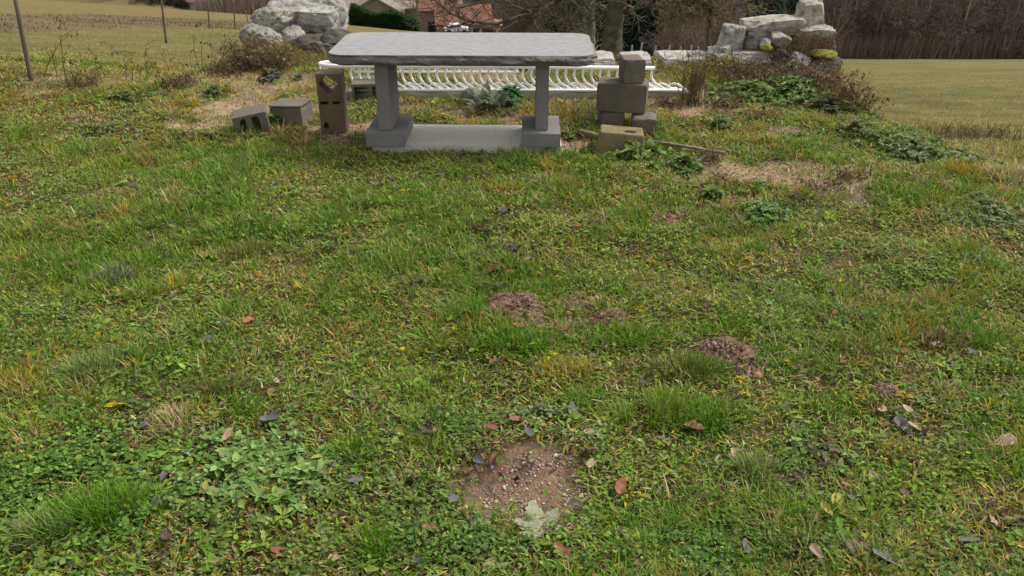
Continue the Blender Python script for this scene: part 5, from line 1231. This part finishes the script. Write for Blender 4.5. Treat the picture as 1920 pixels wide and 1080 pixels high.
# ------------------------------------------------------------------ houses, hedge, car
M_cream = plain('cream_render', (.50, .46, .38), .9, .12, 2, bumpst=.1)
M_pink = plain('pinkish_brick_wall', (.30, .21, .165), .9, .25, 3, bumpst=.2)
M_tile = plain('orange_roof_tiles', (.21, .095, .055), .85, .3, 2, bumpst=.4)
M_tileg = plain('grey_brown_roof_tiles', (.24, .20, .17), .9, .25, 3, bumpst=.4)
M_tilep = plain('faded_pink_roof_tiles', (.28, .18, .14), .9, .3, 3, bumpst=.4)
M_dark = plain('dark_window', (.03, .03, .035), .3, .2, 3, bumpst=0)
def box_mesh(name, x0, x1, y0, y1, z0, z1):
    bm = bmesh.new(); bmesh.ops.create_cube(bm, size=1)
    for v in bm.verts: v.co = Vector((x0+(v.co.x+.5)*(x1-x0), y0+(v.co.y+.5)*(y1-y0), z0+(v.co.z+.5)*(z1-z0)))
    return bm_mesh(name, bm)
def house(px, pyb, Y, W, D, H, RH, wallm, roofm, label, rz=0, ridge='x', wins=(), door=None, chimney=None, name='house', eave=.5, z_add=0):
    b = P(px, pyb, Y=Y); g = b.z
    r = empty(name, (b.x, Y, g), rz); tag(r, label, 'house')
    # walls with gables
    bm = bmesh.new(); hw, hd = W/2, D/2
    lo_ = [bm.verts.new(q) for q in ((-hw, -hd, -4), (hw, -hd, -4), (hw, hd, -4), (-hw, hd, -4))]; up_ = [bm.verts.new((v.co.x, v.co.y, H)) for v in lo_]
    for i in range(4): bm.faces.new((lo_[i], lo_[(i+1) % 4], up_[(i+1) % 4], up_[i]))
    if ridge == 'x': g1, g2 = bm.verts.new((-hw, 0, H+RH)), bm.verts.new((hw, 0, H+RH)); bm.faces.new((up_[3], up_[0], g1)); bm.faces.new((up_[1], up_[2], g2))
    else: g1, g2 = bm.verts.new((0, -hd, H+RH)), bm.verts.new((0, hd, H+RH)); bm.faces.new((up_[0], up_[1], g1)); bm.faces.new((up_[2], up_[3], g2))
    link('wall', bm_mesh('wall', bm), wallm, r)
    bm = bmesh.new(); th = .25
    def slope(a, b_, c_, d_):
        vs = [bm.verts.new(q) for q in (a, b_, c_, d_)]; vt = [bm.verts.new((q[0], q[1], q[2]+th)) for q in (a, b_, c_, d_)]
        bm.faces.new(vs[::-1]); bm.faces.new(vt)
        for i in range(4): bm.faces.new((vs[i], vs[(i+1) % 4], vt[(i+1) % 4], vt[i]))
    e = eave
    if ridge == 'x':
        k_ = RH/hd; slope((-hw-e, -hd-e, H-e*k_+.03), (hw+e, -hd-e, H-e*k_+.03), (hw+e, 0, H+RH+.03), (-hw-e, 0, H+RH+.03)); slope((hw+e, hd+e, H-e*k_+.03), (-hw-e, hd+e, H-e*k_+.03), (-hw-e, .01, H+RH+.03), (hw+e, .01, H+RH+.03))
    else:
        k_ = RH/hw; slope((-hw-e, hd+e, H-e*k_+.03), (-hw-e, -hd-e, H-e*k_+.03), (0, -hd-e, H+RH+.03), (0, hd+e, H+RH+.03)); slope((hw+e, -hd-e, H-e*k_+.03), (hw+e, hd+e, H-e*k_+.03), (.01, hd+e, H+RH+.03), (.01, -hd-e, H+RH+.03))
    rf_ = link('roof', bm_mesh('roof', bm), roofm, r)
    if chimney:
        link('chimney', box_mesh('chimney', chimney[0], chimney[0]+chimney[3], chimney[1], chimney[1]+.8, chimney[2], chimney[2]+chimney[4]), M_pink, rf_)
    for (x0, z0, x1, z1) in wins:
        w_ = link('window', box_mesh('window', x0, x1, -hd-.06, -hd+.02, z0, z1), M_cream, r)
        link('pane', box_mesh('pane', x0+.12, x1-.12, -hd-.08, -hd, z0+.12, z1-.12), M_dark, w_)
    if door: link('door', box_mesh('door', door[0], door[2], -hd-.05, -hd+.02, door[1], door[3]), M_dark, r)
    return r
h1 = house(868, 62, 140, 8.2, 6, 2.0, 2.2, M_cream, M_tile, 'low cream house with an orange tiled roof behind the bench', .15, 'x', [(1.2, .3, 2.4, 1.4), (-3.4, .5, -2.5, 1.5)], (.0, -.5, .8, 1.6))
h2 = house(812, 58, 143, 3.2, 4, 3.6, 1.2, M_pink, M_tile, 'narrow red-brown outhouse at the left end of the orange roofed house', 0, 'x', (), (-.6, -.3, .6, 1.8))
h3 = house(826, 50, 152, 7.2, 6, 5.2, 1.6, M_pink, M_tilep, 'taller old pinkish building with a patchy roof behind the orange roofed house', -.1, 'x', [(-2.4, 2.4, -1.6, 3.6), (.2, 2.4, 1, 3.6)], None, (-3, -.3, 6.0, 1.0, 1.6))
h4 = house(912, 64, 139, 4.2, 3, 1.6, .5, M_cream, M_tilep, 'small open porch at the right end of the orange roofed house', 0, 'x', (), (-1.6, -.5, 1.2, 1.2))
h5 = house(712, 40, 160, 14, 9, 2.8, 3.4, plain('stone_barn_wall', (.21, .19, .155), .95, .2, 1), M_tileg, 'large grey-roofed stone barn above the green hedge', .5, 'x', [(1, 0, 2.2, 1.4)], None)
h6 = house(705, 34, 152, 9, 6, 1.2, 2.6, bpy.data.materials['stone_barn_wall'], M_tileg, 'low gabled stone wing in front of the grey-roofed barn', .12, 'y', (), None)
h7 = house(374, 13, 222, 7.5, 6, 1.7, 2.0, M_cream, M_tilep, 'distant white cottage with a pink roof at the edge of the left field', -.3, 'x', [(1.2, .2, 2.2, 1.2)], None)
h8 = house(415, 3, 262, 7, 6, 2, 1.6, M_cream, M_tileg, 'distant grey-roofed cottage behind the pink-roofed one', .2, 'x', (), None)
# hedge
b = P(722, 60, Y=122); n = 60000
hx_, hy_, hh_ = 4.9, 1.1, 2.5
u1 = rng.uniform(-1, 1, n); v1 = rng.uniform(-1, 1, n); w1 = rng.random(n)
top_z = hh_*(1+.13*np.sin(u1*5)+.1*vn(u1*9, v1*2)-.25*u1)
fol_z = top_z*w1
P3 = np.stack([u1*hx_*(1-.06*w1**4), v1*hy_*(1-.3*w1**3)+u1*-.8, fol_z-1.0+.4], 1)
L = rng.uniform(.12, .3, n)
o = build('hedge', [leaf_arrays(P3, rng.uniform(0, 6.28, n), rng.uniform(-.2, 1.3, n), L, L*.45, pal(n, [(.035, .085, .02), (.055, .12, .03), (.025, .06, .018)], [1, .7, .6], .2))], M_leaf, None, (b.x, 122, b.z+.6))
tag(o, 'dense dark green clipped hedge below the grey-roofed barn', 'hedge')
# far hedgerow bushes along the left field's edge
def bush(px, py, Y, wm, hm, cols, lab, grp=None):
    b = P(px, py, Y=Y); n = 2600; th = rng.uniform(0, 6.28, n); ph = rng.random(n)**.5; z = rng.random(n)
    rr = np.sqrt(np.clip(1-z*z, 0, 1))*ph
    p3 = np.stack([rr*np.cos(th)*wm/2, rr*np.sin(th)*wm/2, z*hm-.4], 1)+rng.normal(0, .12, (n, 3)); L = rng.uniform(.2, .5, n)
    o = build('bush', [leaf_arrays(p3, rng.uniform(0, 6.28, n), rng.uniform(-.3, 1.4, n), L, L*.4, pal(n, cols, [1]*len(cols), .25))], M_leaf, None, b); tag(o, lab, 'bush', grp)
for i, (px, py, w_, h_) in enumerate(((275, 3, 9, 2.2), (300, 6, 7, 2.4), (325, 8, 5, 2.2), (340, 11, 4, 1.8), (404, 17, 5, 1.6), (418, 19, 5, 2.6), (438, 22, 6, 2), (458, 27, 6, 2))):
    bush(px, py, 228-i*3, w_, h_, [(.05, .06, .028), (.08, .07, .04), (.06, .05, .035)], 'dark bush in the hedgerow at the far edge of the left field', 'bushes along the far edge of the left field')
# parked car in front of the orange house
cp = P(856, 58, Y=135); car = empty('parked_car', (cp.x, 135, cp.z-.3), .1); tag(car, 'small white car parked in front of the orange roofed house', 'car')
bm = bmesh.new(); prof_ = [(-1.9, .35), (1.9, .35), (1.95, .7), (1.8, .85), (1.0, .95), (.45, 1.42), (-.9, 1.45), (-1.6, 1.0), (-1.95, .9)]
for s_ in (-.8, .8): pass
va = [bm.verts.new((x_, -.8, z_)) for x_, z_ in prof_]; vb_ = [bm.verts.new((x_, .8, z_)) for x_, z_ in prof_]
bm.faces.new(va); bm.faces.new(vb_[::-1])
for i in range(len(prof_)): bm.faces.new((va[i], va[(i+1) % 9], vb_[(i+1) % 9], vb_[i]))
bevel(link('body', bm_mesh('body', bm), plain('white_car_paint', (.75, .76, .78), .3, .03, 5, bumpst=0), car), .08)
link('window', box_mesh('window', -.95, .5, -.82, .82, 1.0, 1.32), M_dark, car)
for sx_ in (-1.2, 1.2):
    for sy_ in (-.8, .8):
        bm = bmesh.new(); bmesh.ops.create_cone(bm, cap_ends=True, segments=20, radius1=.33, radius2=.33, depth=.22); o = link('wheel', bm_mesh('wheel', bm), M_dark, car, (sx_, sy_, .33), (math.pi/2, 0, 0))
